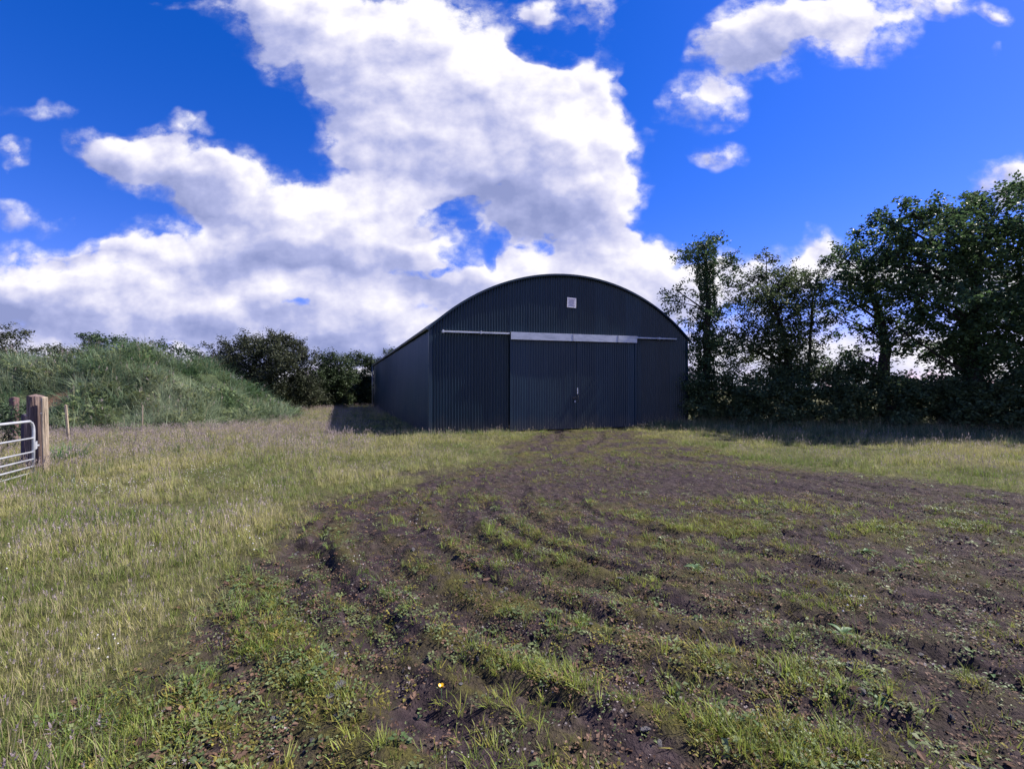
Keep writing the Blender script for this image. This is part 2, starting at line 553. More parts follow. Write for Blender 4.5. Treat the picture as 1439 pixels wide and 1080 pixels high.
def spaced(a, lo, hi, b, d0, g):
    core = list(np.arange(lo, hi, d0))
    out, s, p = [], d0, hi
    while p < b:
        out.append(p); s *= g; p += s
    out.append(b)
    neg, s, p = [], d0, lo
    while True:
        s *= g; p -= s
        if p <= a: break
        neg.append(p)
    neg.append(a)
    return np.array(neg[::-1] + core + out)


xs = spaced(-2500, -5.0, 8.0, 2500, 0.026, 1.035)
ys = spaced(-1500, 1.3, 8.0, 3500, 0.024, 1.022)
GX, GY = np.meshgrid(xs, ys)
GH = ground_h(GX.ravel(), GY.ravel())
nx, ny = len(xs), len(ys)
idx = np.arange(nx * ny).reshape(ny, nx)
quads = np.stack([idx[:-1, :-1].ravel(), idx[:-1, 1:].ravel(), idx[1:, 1:].ravel(), idx[1:, :-1].ravel()], 1)

m_ground, nt, pb = new_mat("ground_soil")
geo = nd(nt, 'ShaderNodeNewGeometry'); pos = geo.outputs['Position']
am = nd(nt, 'ShaderNodeAttribute', attribute_name='mud').outputs['Fac']
n_a = noise_node(nt, 1.4, 8, 0.62, pos); n_b = noise_node(nt, 9.0, 8, 0.65, pos); n_c = noise_node(nt, 0.35, 4, 0.5, pos); n_d = noise_node(nt, 60.0, 4, 0.6, pos)
soil = ramp_node(nt, n_b.outputs[0], [(0.28, (0.012, 0.009, 0.010)), (0.48, (0.032, 0.021, 0.025)), (0.62, (0.058, 0.040, 0.044)), (0.78, (0.12, 0.10, 0.09))])
mossm = nd(nt, 'ShaderNodeMapRange'); nt.links.new(n_a.outputs[0], mossm.inputs[0]); mossm.inputs[1].default_value = 0.42; mossm.inputs[2].default_value = 0.58
mossm.interpolation_type = 'SMOOTHSTEP'; mossm.inputs[4].default_value = 1.0
moss = ramp_node(nt, n_d.outputs[0], [(0.3, (0.035, 0.032, 0.010)), (0.7, (0.105, 0.095, 0.024))])
gn = nd(nt, 'ShaderNodeAttribute', attribute_name='green').outputs['Fac']
mg = nd(nt, 'ShaderNodeMath', operation='MULTIPLY'); nt.links.new(mossm.outputs[0], mg.inputs[0]); nt.links.new(gn, mg.inputs[1])
mud_c = mix_node(nt, mg.outputs[0], soil, moss)
turf = ramp_node(nt, n_b.outputs[0], [(0.3, (0.022, 0.020, 0.012)), (0.5, (0.065, 0.064, 0.024)), (0.7, (0.15, 0.135, 0.055))])
turf2 = mix_node(nt, n_c.outputs[0], turf, ramp_node(nt, n_d.outputs[0], [(0.3, (0.03, 0.035, 0.012)), (0.7, (0.13, 0.13, 0.04))]))
gcol = mix_node(nt, am, turf2, mud_c)
nt.links.new(gcol, pb.inputs['Base Color'])
pb.inputs['Roughness'].default_value = 0.9; pb.inputs['Specular IOR Level'].default_value = 0.2
hsum = nd(nt, 'ShaderNodeMath', operation='ADD'); nt.links.new(n_b.outputs[0], hsum.inputs[0]); nt.links.new(n_d.outputs[0], hsum.inputs[1])
nt.links.new(bump_node(nt, hsum.outputs[0], 0.03), pb.inputs['Normal'])

ground = mesh_np("ground", np.stack([GX.ravel(), GY.ravel(), GH], 1), [quads], smooth=True, mats=[m_ground])
tag(ground, "flat field ground, grassy at left and churned to dark mud with tyre ruts at right", "ground", kind='structure')
mm = mud_mask(GX.ravel(), np.clip(GY.ravel(), -50, 60))
a = ground.data.attributes.new('mud', 'FLOAT', 'POINT'); a.data.foreach_set('value', mm.astype(np.float32))

gr_ = np.zeros(len(mm)); lc = (GY.ravel() > .2) & (GY.ravel() < 20) & (np.abs(GX.ravel() - 4) < 13)
gr_[lc] = np.clip(mudgreen(GX.ravel()[lc], GY.ravel()[lc], False) * 1.15, 0, 1)
a = ground.data.attributes.new('green', 'FLOAT', 'POINT'); a.data.foreach_set('value', gr_.astype(np.float32))

# earth mound
RIDGE = [(-29, 18.6, 0.9), (-23.5, 19.8, 1.75), (-17.7, 21.2, 3.08), (-16.3, 23.6, 2.4), (-17.6, 26.5, 1.5), (-19.5, 30, .6)]


def mound_h(X, Y):
    best = np.zeros(X.shape)
    pts = []
    for (x0, y0, h0), (x1, y1, h1) in zip(RIDGE[:-1], RIDGE[1:]):
        for t in np.linspace(0, 1, 8, endpoint=False):
            pts.append((x0 + (x1 - x0) * t, y0 + (y1 - y0) * t, h0 + (h1 - h0) * t))
    for (x, y, h) in pts:
        w = 3.5 + h * 0.78
        d = np.hypot(X - x, (Y - y) * 1.0)
        best = np.maximum(best, h * (0.5 + 0.5 * np.cos(np.pi * np.clip(d / w, 0, 1))))
    lum = fbm(X, Y, 0.7, 4, 77) - .5
    return best * (1 + 0.5 * lum) + 0.4 * lum * sstep(0.1, 1.0, best)


MXs, MYs = np.meshgrid(np.arange(-38, -8, 0.16), np.arange(12, 48, 0.16))
MH = mound_h(MXs, MYs)
keep = MH > 0.05
mi = -np.ones(MXs.shape, int)
fq = keep[:-1, :-1] | keep[:-1, 1:] | keep[1:, 1:] | keep[1:, :-1]
use = np.zeros_like(keep); use[:-1, :-1] |= fq; use[:-1, 1:] |= fq; use[1:, 1:] |= fq; use[1:, :-1] |= fq
mi[use] = np.arange(use.sum())
mq = np.stack([mi[:-1, :-1][fq], mi[:-1, 1:][fq], mi[1:, 1:][fq], mi[1:, :-1][fq]], 1)
gz0 = ground_h(MXs[use], MYs[use], False)
mz = np.where(MH[use] > 0.05, gz0 + MH[use], gz0 - 0.12)
m_mound, nt, pb = new_mat("mound_soil")
pos = nd(nt, 'ShaderNodeNewGeometry').outputs['Position']
nb = noise_node(nt, 5, 7, .6, pos)
g_ = ramp_node(nt, nb.outputs[0], [(0.3, (0.02, 0.03, 0.012)), (0.7, (0.06, 0.085, 0.03))])
bare = nd(nt, 'ShaderNodeAttribute', attribute_name='bare').outputs['Fac']
nt.links.new(mix_node(nt, bare, g_, (0.26, 0.135, 0.07)), pb.inputs['Base Color'])
pb.inputs['Roughness'].default_value = .95
nt.links.new(bump_node(nt, nb.outputs[0], .08), pb.inputs['Normal'])
mound = mesh_np("earth_mound", np.stack([MXs[use], MYs[use], mz], 1), [mq], smooth=True, mats=[m_mound])
tag(mound, "overgrown earth mound covered in long green grass beyond the gate post", "mound", kind='structure')
BARE = (-17.7, 17.9)
bmask = .95 * np.exp(-(((MXs[use] - BARE[0]) / .55) ** 2 + ((MYs[use] - BARE[1]) / .5) ** 2) ** 2)
a = mound.data.attributes.new('bare', 'FLOAT', 'POINT'); a.data.foreach_set('value', bmask.astype(np.float32))


# ------------------------------------------------------------------ barn
m_paint, nt, pb = new_mat("barn_paint")
tc = nd(nt, 'ShaderNodeTexCoord')
mp = nd(nt, 'ShaderNodeMapping'); nt.links.new(tc.outputs['Object'], mp.inputs[0]); mp.inputs['Scale'].default_value = (2.2, 2.2, 0.25)
n1 = noise_node(nt, 1.5, 6, .6, mp.outputs[0]); n2 = noise_node(nt, 0.5, 4, .5, tc.outputs['Object']); n3 = noise_node(nt, 14, 4, .6, mp.outputs[0])
c1 = ramp_node(nt, n1.outputs[0], [(0.3, (0.004, 0.017, 0.029)), (0.7, (0.008, 0.029, 0.045))])
c2_ = mix_node(nt, n2.outputs[0], c1, (0.007, 0.025, 0.048))
sx = nd(nt, 'ShaderNodeSeparateXYZ'); nt.links.new(tc.outputs['Object'], sx.inputs[0])
sheet = nd(nt, 'ShaderNodeMath', operation='SNAP'); nt.links.new(sx.outputs[0], sheet.inputs[0]); sheet.inputs[1].default_value = .756      # each sheet has weathered its own way
wn = nd(nt, 'ShaderNodeTexWhiteNoise', noise_dimensions='1D'); nt.links.new(sheet.outputs[0], wn.inputs['W'])
wv = nd(nt, 'ShaderNodeMapRange'); nt.links.new(wn.outputs['Value'], wv.inputs[0]); wv.inputs[3].default_value = .80; wv.inputs[4].default_value = 1.22
hv = nd(nt, 'ShaderNodeHueSaturation'); nt.links.new(c2_, hv.inputs['Color']); nt.links.new(wv.outputs[0], hv.inputs['Value'])
sp_ = nd(nt, 'ShaderNodeMath', operation='MULTIPLY_ADD'); nt.links.new(n1.outputs[0], sp_.inputs[0]); sp_.inputs[1].default_value = -1.1; nt.links.new(sx.outputs[2], sp_.inputs[2])
spl = nd(nt, 'ShaderNodeMapRange'); nt.links.new(sp_.outputs[0], spl.inputs[0]); spl.inputs[1].default_value = .05; spl.inputs[2].default_value = -.55; spl.inputs[4].default_value = .55
nt.links.new(mix_node(nt, spl.outputs[0], hv.outputs[0], (0.075, 0.065, 0.055)), pb.inputs['Base Color'])
rr = nd(nt, 'ShaderNodeMapRange'); nt.links.new(n3.outputs[0], rr.inputs[0]); rr.inputs[3].default_value = .30; rr.inputs[4].default_value = .55
nt.links.new(rr.outputs[0], pb.inputs['Roughness'])
pb.inputs['Specular IOR Level'].default_value = .4
m_galv = rough_mat("galvanised_steel", [(0.25, (0.30, 0.32, 0.36)), (0.55, (0.48, 0.50, 0.54)), (0.8, (0.60, 0.61, 0.64))], scale=2.2, rough=.5, spec=.5, metal=.35, stretch=(1, 1, 3))
m_grim = rough_mat("weathered_steel", [(0.3, (0.22, 0.23, 0.27)), (0.7, (0.42, 0.43, 0.47))], scale=3, rough=.55, spec=.5, metal=.3)
m_dark = rough_mat("dark_iron", [(0.3, (0.010, 0.012, 0.016)), (0.7, (0.03, 0.032, 0.038))], scale=6, rough=.5)
m_white = rough_mat("sign_white", [(0.3, (0.62, 0.58, 0.60)), (0.7, (0.80, 0.76, 0.78))], scale=5, rough=.5)
m_ink = rough_mat("sign_print", [(0.3, (0.20, 0.17, 0.24)), (0.7, (0.32, 0.26, 0.34))], scale=5, rough=.6)

barn = empty("barn", BP0, BANG)
tag(barn, "dark blue-green corrugated barn with a round arched roof and sliding doors", "barn")
RAD = ((BW / 2) ** 2 + (CROWN - EAVE) ** 2) / (2 * (CROWN - EAVE))
ZC = CROWN - RAD


def arc_z(x): return ZC + np.sqrt(np.maximum(RAD ** 2 - (np.asarray(x) - BW / 2) ** 2, 0))


DX0, DXM, DX1 = 3.03, 5.87, 8.72
PITCH, AMP = 0.108, 0.029


def corr_wall(x0, x1, zb, zt, y, pitch=PITCH, amp=AMP, rows=5, seg=6):
    n = max(2, int(round((x1 - x0) / pitch * seg)) + 1)
    x = np.linspace(x0, x1, n)
    off = amp * np.sin(2 * np.pi * x / pitch)
    b, t = zb(x), zt(x)
    P = np.zeros((rows, n, 3))
    for i, f in enumerate(np.linspace(0, 1, rows)):
        z = b + (t - b) * f
        warp = 0.006 * np.sin(x * 2.3 + z * 1.7) + 0.004 * np.sin(x * 5.1 - z * 2.9)
        P[i, :, 0] = x; P[i, :, 1] = y + off + warp + .006 * (np.mod(x, .756) / .756); P[i, :, 2] = z
    return P


fw = MB()
zero = lambda x: np.full_like(x, -0.05)
dtop = lambda x: np.full_like(x, 3.45)
fw.quadgrid(corr_wall(0.02, DX0 - .02, zero, arc_z, 0.03))
fw.quadgrid(corr_wall(DX0 - .02, DX1 + .02, dtop, arc_z, 0.03))
fw.quadgrid(corr_wall(DX1 + .02, BW - .02, zero, arc_z, 0.03))
o = fw.build("front_wall", m_paint, barn, smooth=True)
sw = MB()
P = corr_wall(0.03, BL - .03, zero, lambda x: np.full_like(x, EAVE), 0.0, pitch=0.19, amp=.016, seg=6)
P2l = np.stack([P[..., 1], P[..., 0], P[..., 2]], -1)
sw.quadgrid(P2l)
sw.build("side_wall", m_paint, barn, smooth=True)
sw = MB()
P2r = P2l.copy(); P2r[..., 0] = BW - P2r[..., 0]
sw.quadgrid(P2r)
sw.build("side_wall", m_paint, barn, smooth=True)
bw = MB()
bw.quadgrid(corr_wall(0.02, BW - .02, zero, arc_z, BL - .03, pitch=.19, seg=4))
bw.build("back_wall", m_paint, barn, smooth=True)
# roof: curved sheets, corrugations run over the arch
nA, yR = 40, np.arange(-0.10, BL + .1, 0.048)
th = np.linspace(math.asin(-(BW / 2 + .10) / RAD), math.asin((BW / 2 + .10) / RAD), nA)
rf = MB()
Pr = np.zeros((nA, len(yR), 3))
rad = RAD + 0.025 + 0.014 * np.sin(2 * np.pi * yR / 0.19)
Pr[..., 0] = BW / 2 + np.sin(th)[:, None] * rad[None]
Pr[..., 1] = yR[None]
Pr[..., 2] = ZC + np.cos(th)[:, None] * rad[None]
rf.quadgrid(Pr)
roof = rf.build("roof", m_paint, barn, smooth=True)
vg = MB()                              # verge trim: a shallow angle bent round the arch
prof = [(-.115, .052), (-.115, -.02), (-.10, -.02), (-.10, .041), (.02, .041), (.02, .052)]
Pv = np.zeros((nA, len(prof) + 1, 3))
for j, (yy, rr_) in enumerate(prof + prof[:1]):
    Pv[:, j, 0] = BW / 2 + np.sin(th) * (RAD + rr_); Pv[:, j, 1] = yy; Pv[:, j, 2] = ZC + np.cos(th) * (RAD + rr_)
vg.quadgrid(Pv)
vg.build("verge_trim", m_paint, roof, smooth=False)
# corner trims
for xa, xb in ((-.035, .075), (BW - .075, BW + .035)):
    c = MB()
    c.box(xa, xb, -.012, .004, -.05, EAVE - .05)
    if xa < 0: c.box(-.035, -.022, .004, .11, -.05, EAVE - .05)
    else: c.box(BW + .022, BW + .035, .004, .11, -.05, EAVE - .05)
    c.build("corner_trim", m_paint, barn)
# gutter and far downpipe, left eave
g = MB()
gp = []
for k in range(9):
    t = math.pi * k / 8
    gp.append((-.115 - .065 * math.cos(t), -.065 * math.sin(t)))
for k in range(8, -1, -1):
    t = math.pi * k / 8
    gp.append((-.115 - .058 * math.cos(t), -.058 * math.sin(t)))
Pg = np.zeros((2, len(gp) + 1, 3))
for j, (gx, gz) in enumerate(gp + gp[:1]):
    Pg[:, j, 0] = gx; Pg[:, j, 2] = EAVE - .02 + gz
Pg[0, :, 1] = -.10; Pg[1, :, 1] = BL + .05
g.quadgrid(Pg)
g.build("gutter", m_grim, barn)
g = MB(); g.tube([(-.115, BL - .1, EAVE - .09), (-.115, BL - .1, -.05)], .042, 10)
g.build("downpipe", m_grim, barn, smooth=True)
# doors
for i, (xa, xb) in enumerate(((DX0, DXM - .012), (DXM + .012, DX1))):
    d = MB()
    d.quadgrid(corr_wall(xa + .05, xb - .05, lambda x: np.full_like(x, .05), lambda x: np.full_like(x, 3.56), -.085, amp=.009))
    door = d.build("sliding_door", m_paint, barn, smooth=True)
    e = MB()
    for q0, q1 in ((xa, xa + .055), (xb - .055, xb)): e.box(q0, q1, -.105, -.04, .03, 3.56)
    e.box(xa + .055, xb - .055, -.08, -.045, .03, .09)
    e.box(xa + .055, xb - .055, -.07, -.045, 1.75, 1.83)
    e.build("door_frame", m_paint, door)
    if i == 1:
        h = MB()
        h.box(xa + .004, xa + .05, -.128, -.106, 1.42, 1.66)
        h.build("latch_bar", m_galv, door, bevel=.004)
        h = MB()
        h.tube([(xa + .03, -.10, 1.36), (xa + .03, -.16, 1.34), (xa + .03, -.16, 1.12), (xa + .03, -.10, 1.10)], .014, 8)
        h.build("handle", m_dark, door, smooth=True)
    else:
        h = MB()
        h.box(xb - .17, xb + .02, -.122, -.107, 1.24, 1.30)
        h.tube([(xb - .11, -.12, 1.25), (xb - .11, -.135, 1.13), (xb - .04, -.135, 1.10), (xb - .03, -.12, 1.25)], .010, 6)
        h.build("hasp", m_dark, door, smooth=False)
        h = MB(); h.box(xb - .105, xb - .035, -.155, -.125, 1.08, 1.16); h.build("padlock", m_grim, door, bevel=.008)


def sloped(x0, x1, ya, yb, za, zb, lift=.0125):
    m = MB(); m.box(x0, x1, ya, yb, za, zb)
    m.V = [(x, y, z + lift * (x - 5.8)) for x, y, z in m.V]
    return m


for xa, xb in ((.40, DX0 - .02), (DX1 - .02, 10.83)):
    r_ = sloped(xa, xb, -.16, -.09, 3.715, 3.775)
    e = sloped(xa + .02, xb - .02, -.09, .0, 3.735, 3.765); o_ = len(r_.V); r_.V += e.V; r_.F += [tuple(k + o_ for k in f) for f in e.F]
    for bx_ in (xa + .02, xa + (xb - xa) * .55):
        e = sloped(bx_, bx_ + .06, -.172, -.02, 3.695, 3.80); o_ = len(r_.V); r_.V += e.V; r_.F += [tuple(k + o_ for k in f) for f in e.F]
    r_.build("door_rail", m_galv, barn, bevel=.006)
hood_x = [DX0 - .02, 5.66, 7.75, DX1 - .03]
for xa, xb in zip(hood_x[:-1], hood_x[1:]):
    h = sloped(xa + .006, xb - .006, -.232, -.222, 3.52, 3.79)
    e = sloped(xa + .006, xb - .006, -.232, -.0, 3.79, 3.802); o_ = len(h.V); h.V += e.V; h.F += [tuple(k + o_ for k in f) for f in e.F]
    h.build("door_hood", m_galv, barn)
for xa in hood_x[1:3]:
    h = sloped(xa - .02, xa + .02, -.240, -.2325, 3.52, 3.806); h.build("hood_strap", m_grim, barn)

# notice fixed high on the gable
sg = empty("notice_sign", BP0 + BX * 5.70 + Vector((0, 0, 5.08)) - BY * .02, BANG)
sg.rotation_euler[1] = R(2)
tag(sg, "small square white notice fixed high on the barn gable", "sign")
b_ = MB(); b_.box(-.205, .205, -.012, 0, -.20, .20); b_.build("sign_plate", m_white, sg, bevel=.004)
for z0, w, h_ in ((.12, .15, .022), (.075, .10, .012), (.04, .13, .014), (.0, .12, .012), (-.04, .14, .014), (-.08, .09, .012), (-.125, .15, .020)):
    b_ = MB(); b_.box(-w, w, -.0155, -.0122, z0, z0 + h_); b_.build("faded_line", m_ink, sg)


# ------------------------------------------------------------------ gate, posts, stakes
m_tube = rough_mat("galvanised_tube", [(0.3, (0.40, 0.42, 0.47)), (0.7, (0.62, 0.64, 0.70))], scale=5, rough=.4, spec=.5, metal=.35)
m_wood = rough_mat("weathered_timber", [(0.25, (0.08, 0.06, 0.058)), (0.45, (0.11, 0.075, 0.07)), (0.62, (0.19, 0.14, 0.125)), (0.85, (0.32, 0.26, 0.23))], scale=5, rough=.85, bump=.02, bscale=9, stretch=(2.2, 2.2, .35))
m_wood2 = rough_mat("pale_timber", [(0.3, (0.22, 0.17, 0.12)), (0.7, (0.45, 0.37, 0.28))], scale=6, rough=.85, bump=.01, bscale=14, stretch=(4, 4, .6))
m_wood3 = rough_mat("dark_timber", [(0.3, (0.035, 0.03, 0.05)), (0.7, (0.10, 0.075, 0.10))], scale=6, rough=.85, bump=.01, bscale=14, stretch=(4, 4, .6))
m_redwood = rough_mat("red_timber", [(0.3, (0.10, 0.06, 0.06)), (0.7, (0.19, 0.115, 0.11))], scale=6, rough=.85, bump=.01, bscale=14, stretch=(4, 4, .6))


def gz(x, y): return float(ground_h(np.array([x]), np.array([y]))[0])


GD = Vector((.38, -.925, 0)).normalized()
gx0, gy0 = (48 - CX) / FPX * 8.70, 8.70
gate = empty("field_gate", (gx0, gy0, gz(gx0, gy0)), math.atan2(GD.y, GD.x))
tag(gate, "galvanised tubular steel field gate hanging beside the timber gate post", "gate")
GL, GH_ = 3.6, 1.02
fr = MB()
corner = [(0, 0, .05), (0, 0, GH_ - .20), (.015, 0, GH_ - .11), (.06, 0, GH_ - .04), (.14, 0, GH_), (GL - .14, 0, GH_), (GL - .03, 0, GH_ - .05), (GL, 0, GH_ - .2), (GL, 0, .05)]
fr.tube(corner, .024, 10)
fr.build("gate_frame", m_tube, gate, smooth=True)
for z in (.70, .44, .30, .165, .05):
    t = MB(); t.tube([(0.0, 0, z), (GL, 0, z)], .0165, 8); t.build("rail", m_tube, gate, smooth=True)
for x in (1.2, 2.4):
    t = MB(); t.box(x - .02, x + .02, -.03, -.018, .06, GH_ - .02); t.build("upright", m_tube, gate)
t = MB()
t.box(-.06, -.02, -.02, .02, .48, .62); t.box(-.17, -.02, -.012, .012, .53, .56); t.tube([(-.10, 0, .49), (-.10, 0, .63)], .012, 6)
t.build("gate_latch", m_tube, gate)


def timber_post(name, x, y, w, d, h, mat, label, cat, rz=0, splits=0, lean=0.0, top=0.02, seed=1):
    rr_ = random.Random(seed)
    root = empty(name, (x, y, gz(x, y) - .1), rz)
    tag(root, label, cat)
    root.rotation_euler[0] = lean
    n = 18
    per = []
    for s_, (ax, ay, bx_, by_) in enumerate(((-1, -1, 1, -1), (1, -1, 1, 1), (1, 1, -1, 1), (-1, 1, -1, -1))):
        for k in range(n):
            t = k / n
            per.append((ax + (bx_ - ax) * t, ay + (by_ - ay) * t))
    cut = {}
    for q in range(splits):
        cut[rr_.randrange(len(per))] = rr_.uniform(.25, .5)
    rows = 22
    V, F = [], []
    for i in range(rows):
        z = (h + .1) * i / (rows - 1)
        for j, (a_, b2) in enumerate(per):
            r2 = (abs(a_) ** 6 + abs(b2) ** 6) ** (1 / 6)
            k = 1 / r2
            nz = 1 + .05 * math.sin(j * .9 + z * 3) * math.sin(j * .31) + .03 * math.sin(z * 7 + j * 2)
            if j in cut: nz -= cut[j] * min(1, .4 + z / h)
            V.append((a_ * k * w / 2 * nz, b2 * k * d / 2 * nz, z + (top * math.cos(a_ * 1.4) * math.cos(b2) if i == rows - 1 else 0)))
    m = len(per)
    for i in range(rows - 1):
        for j in range(m):
            F.append((i * m + j, i * m + (j + 1) % m, (i + 1) * m + (j + 1) % m, (i + 1) * m + j))
    o_ = MB(); o_.V, o_.F = V, F
    V.append((0, 0, h + .1 + top * 1.2)); c_ = len(V) - 1
    for j in range(m): F.append(((rows - 1) * m + j, (rows - 1) * m + (j + 1) % m, c_))
    return root, o_.build("post_body", mat, root)


def staple(root, z, d):
    t = MB(); t.tube([(-.03, -d, z), (-.03, -d - .02, z), (.03, -d - .02, z), (.03, -d, z)], .005, 5); t.build("staple", m_grim, root)


px_, py_ = (50.5 - CX) / FPX * 9.05, 9.05
r1, _ = timber_post("gate_post", px_, py_, .25, .22, 1.46, m_wood, "thick split timber gate post at the end of the steel gate", "post", R(-30), splits=4, lean=R(0), top=.05, seed=4)
staple(r1, 1.2, .12)
r2, _ = timber_post("fence_post", (66.5 - CX) / FPX * 9.0, 9.0, .075, .09, 1.45, m_wood2, "narrow pale timber post standing against the right of the gate post", "post", R(-30), splits=3, lean=R(1.5), seed=9)
staple(r2, 1.25, .045)
r3, _ = timber_post("fence_post", (39.5 - CX) / FPX * 9.75, 9.75, .20, .16, 1.06, m_wood3, "dark short timber post seen through the bars of the gate", "post", R(-25), splits=3, seed=13)
r4, _ = timber_post("fence_post", (20 - CX) / FPX * 13.5, 13.5, .17, .16, 1.34, m_redwood, "reddish timber post top showing in rough growth behind the gate", "post", R(10), splits=3, seed=17)
r5, _ = timber_post("stake", (98 - CX) / FPX * 13.2, 13.2, .055, .05, 1.12, m_wood2, "short pale stake leaning in grass in front of the mound", "stake", R(20), splits=2, lean=R(-2), seed=21)
r5.rotation_euler[1] = R(-5)
r6, _ = timber_post("stake", (200.5 - CX) / FPX * 15.2, 15.2, .03, .03, 1.05, m_wood2, "thin straight stake at the foot of the mound", "stake", R(20), splits=1, seed=23)


# ------------------------------------------------------------------ trees and bushes
m_bark = rough_mat("bark", [(0.3, (0.018, 0.015, 0.014)), (0.7, (0.055, 0.045, 0.04))], scale=6, rough=.9, bump=.02, bscale=18, stretch=(3, 3, .7))
m_leaf_ivy = plant_mat("ivy_leaf", (0.040, 0.075, 0.035), (0.075, 0.120, 0.050), .35, .45, False)
m_leaf_haw = plant_mat("hawthorn_leaf", (0.044, 0.070, 0.030), (0.085, 0.115, 0.046), .4, .5, False)
m_leaf_big = plant_mat("sycamore_leaf", (0.042, 0.080, 0.034), (0.080, 0.130, 0.052), .42, .45, False)
m_leaf_hedge = plant_mat("hedge_leaf", (0.055, 0.092, 0.045), (0.130, 0.170, 0.080), .42, .5, False)
m_leaf_brown = plant_mat("thorn_leaf", (0.030, 0.040, 0.022), (0.060, 0.068, 0.036), .28, .55, False)
m_leaf_far = plant_mat("far_hedge_leaf", (0.026, 0.046, 0.022), (0.060, 0.085, 0.036), .28, .5, False)
m_leaf_bram = plant_mat("bramble_leaf", (0.028, 0.055, 0.026), (0.070, 0.105, 0.055), .3, .5, False)


def unit(n, g):
    v = g.normal(size=(n, 3))
    return v / np.linalg.norm(v, axis=1, keepdims=True)


def leaf_arrays(C, Lh, g, up=0.35, aspect=.62):
    n = len(C)
    nrm = unit(n, g); nrm[:, 2] = np.abs(nrm[:, 2]) * 1.0 + up
    nrm /= np.linalg.norm(nrm, axis=1, keepdims=True)
    ax = np.cross(nrm, unit(n, g)); ax /= np.linalg.norm(ax, axis=1, keepdims=True) + 1e-9
    bx = np.cross(nrm, ax)
    Lh = Lh[:, None]
    W = Lh * aspect
    k = (g.random((n, 1)) * .2 - .05)
    v0 = C - ax * Lh * .5; v2 = C + ax * Lh * .5
    v1 = C + bx * W * .5 - ax * Lh * k + nrm * Lh * .12; v3 = C - bx * W * .5 - ax * Lh * k + nrm * Lh * .12
    V = np.stack([v0, v1, v2, v3], 1).reshape(-1, 3)
    F = np.arange(4 * n).reshape(n, 4)
    return V, F


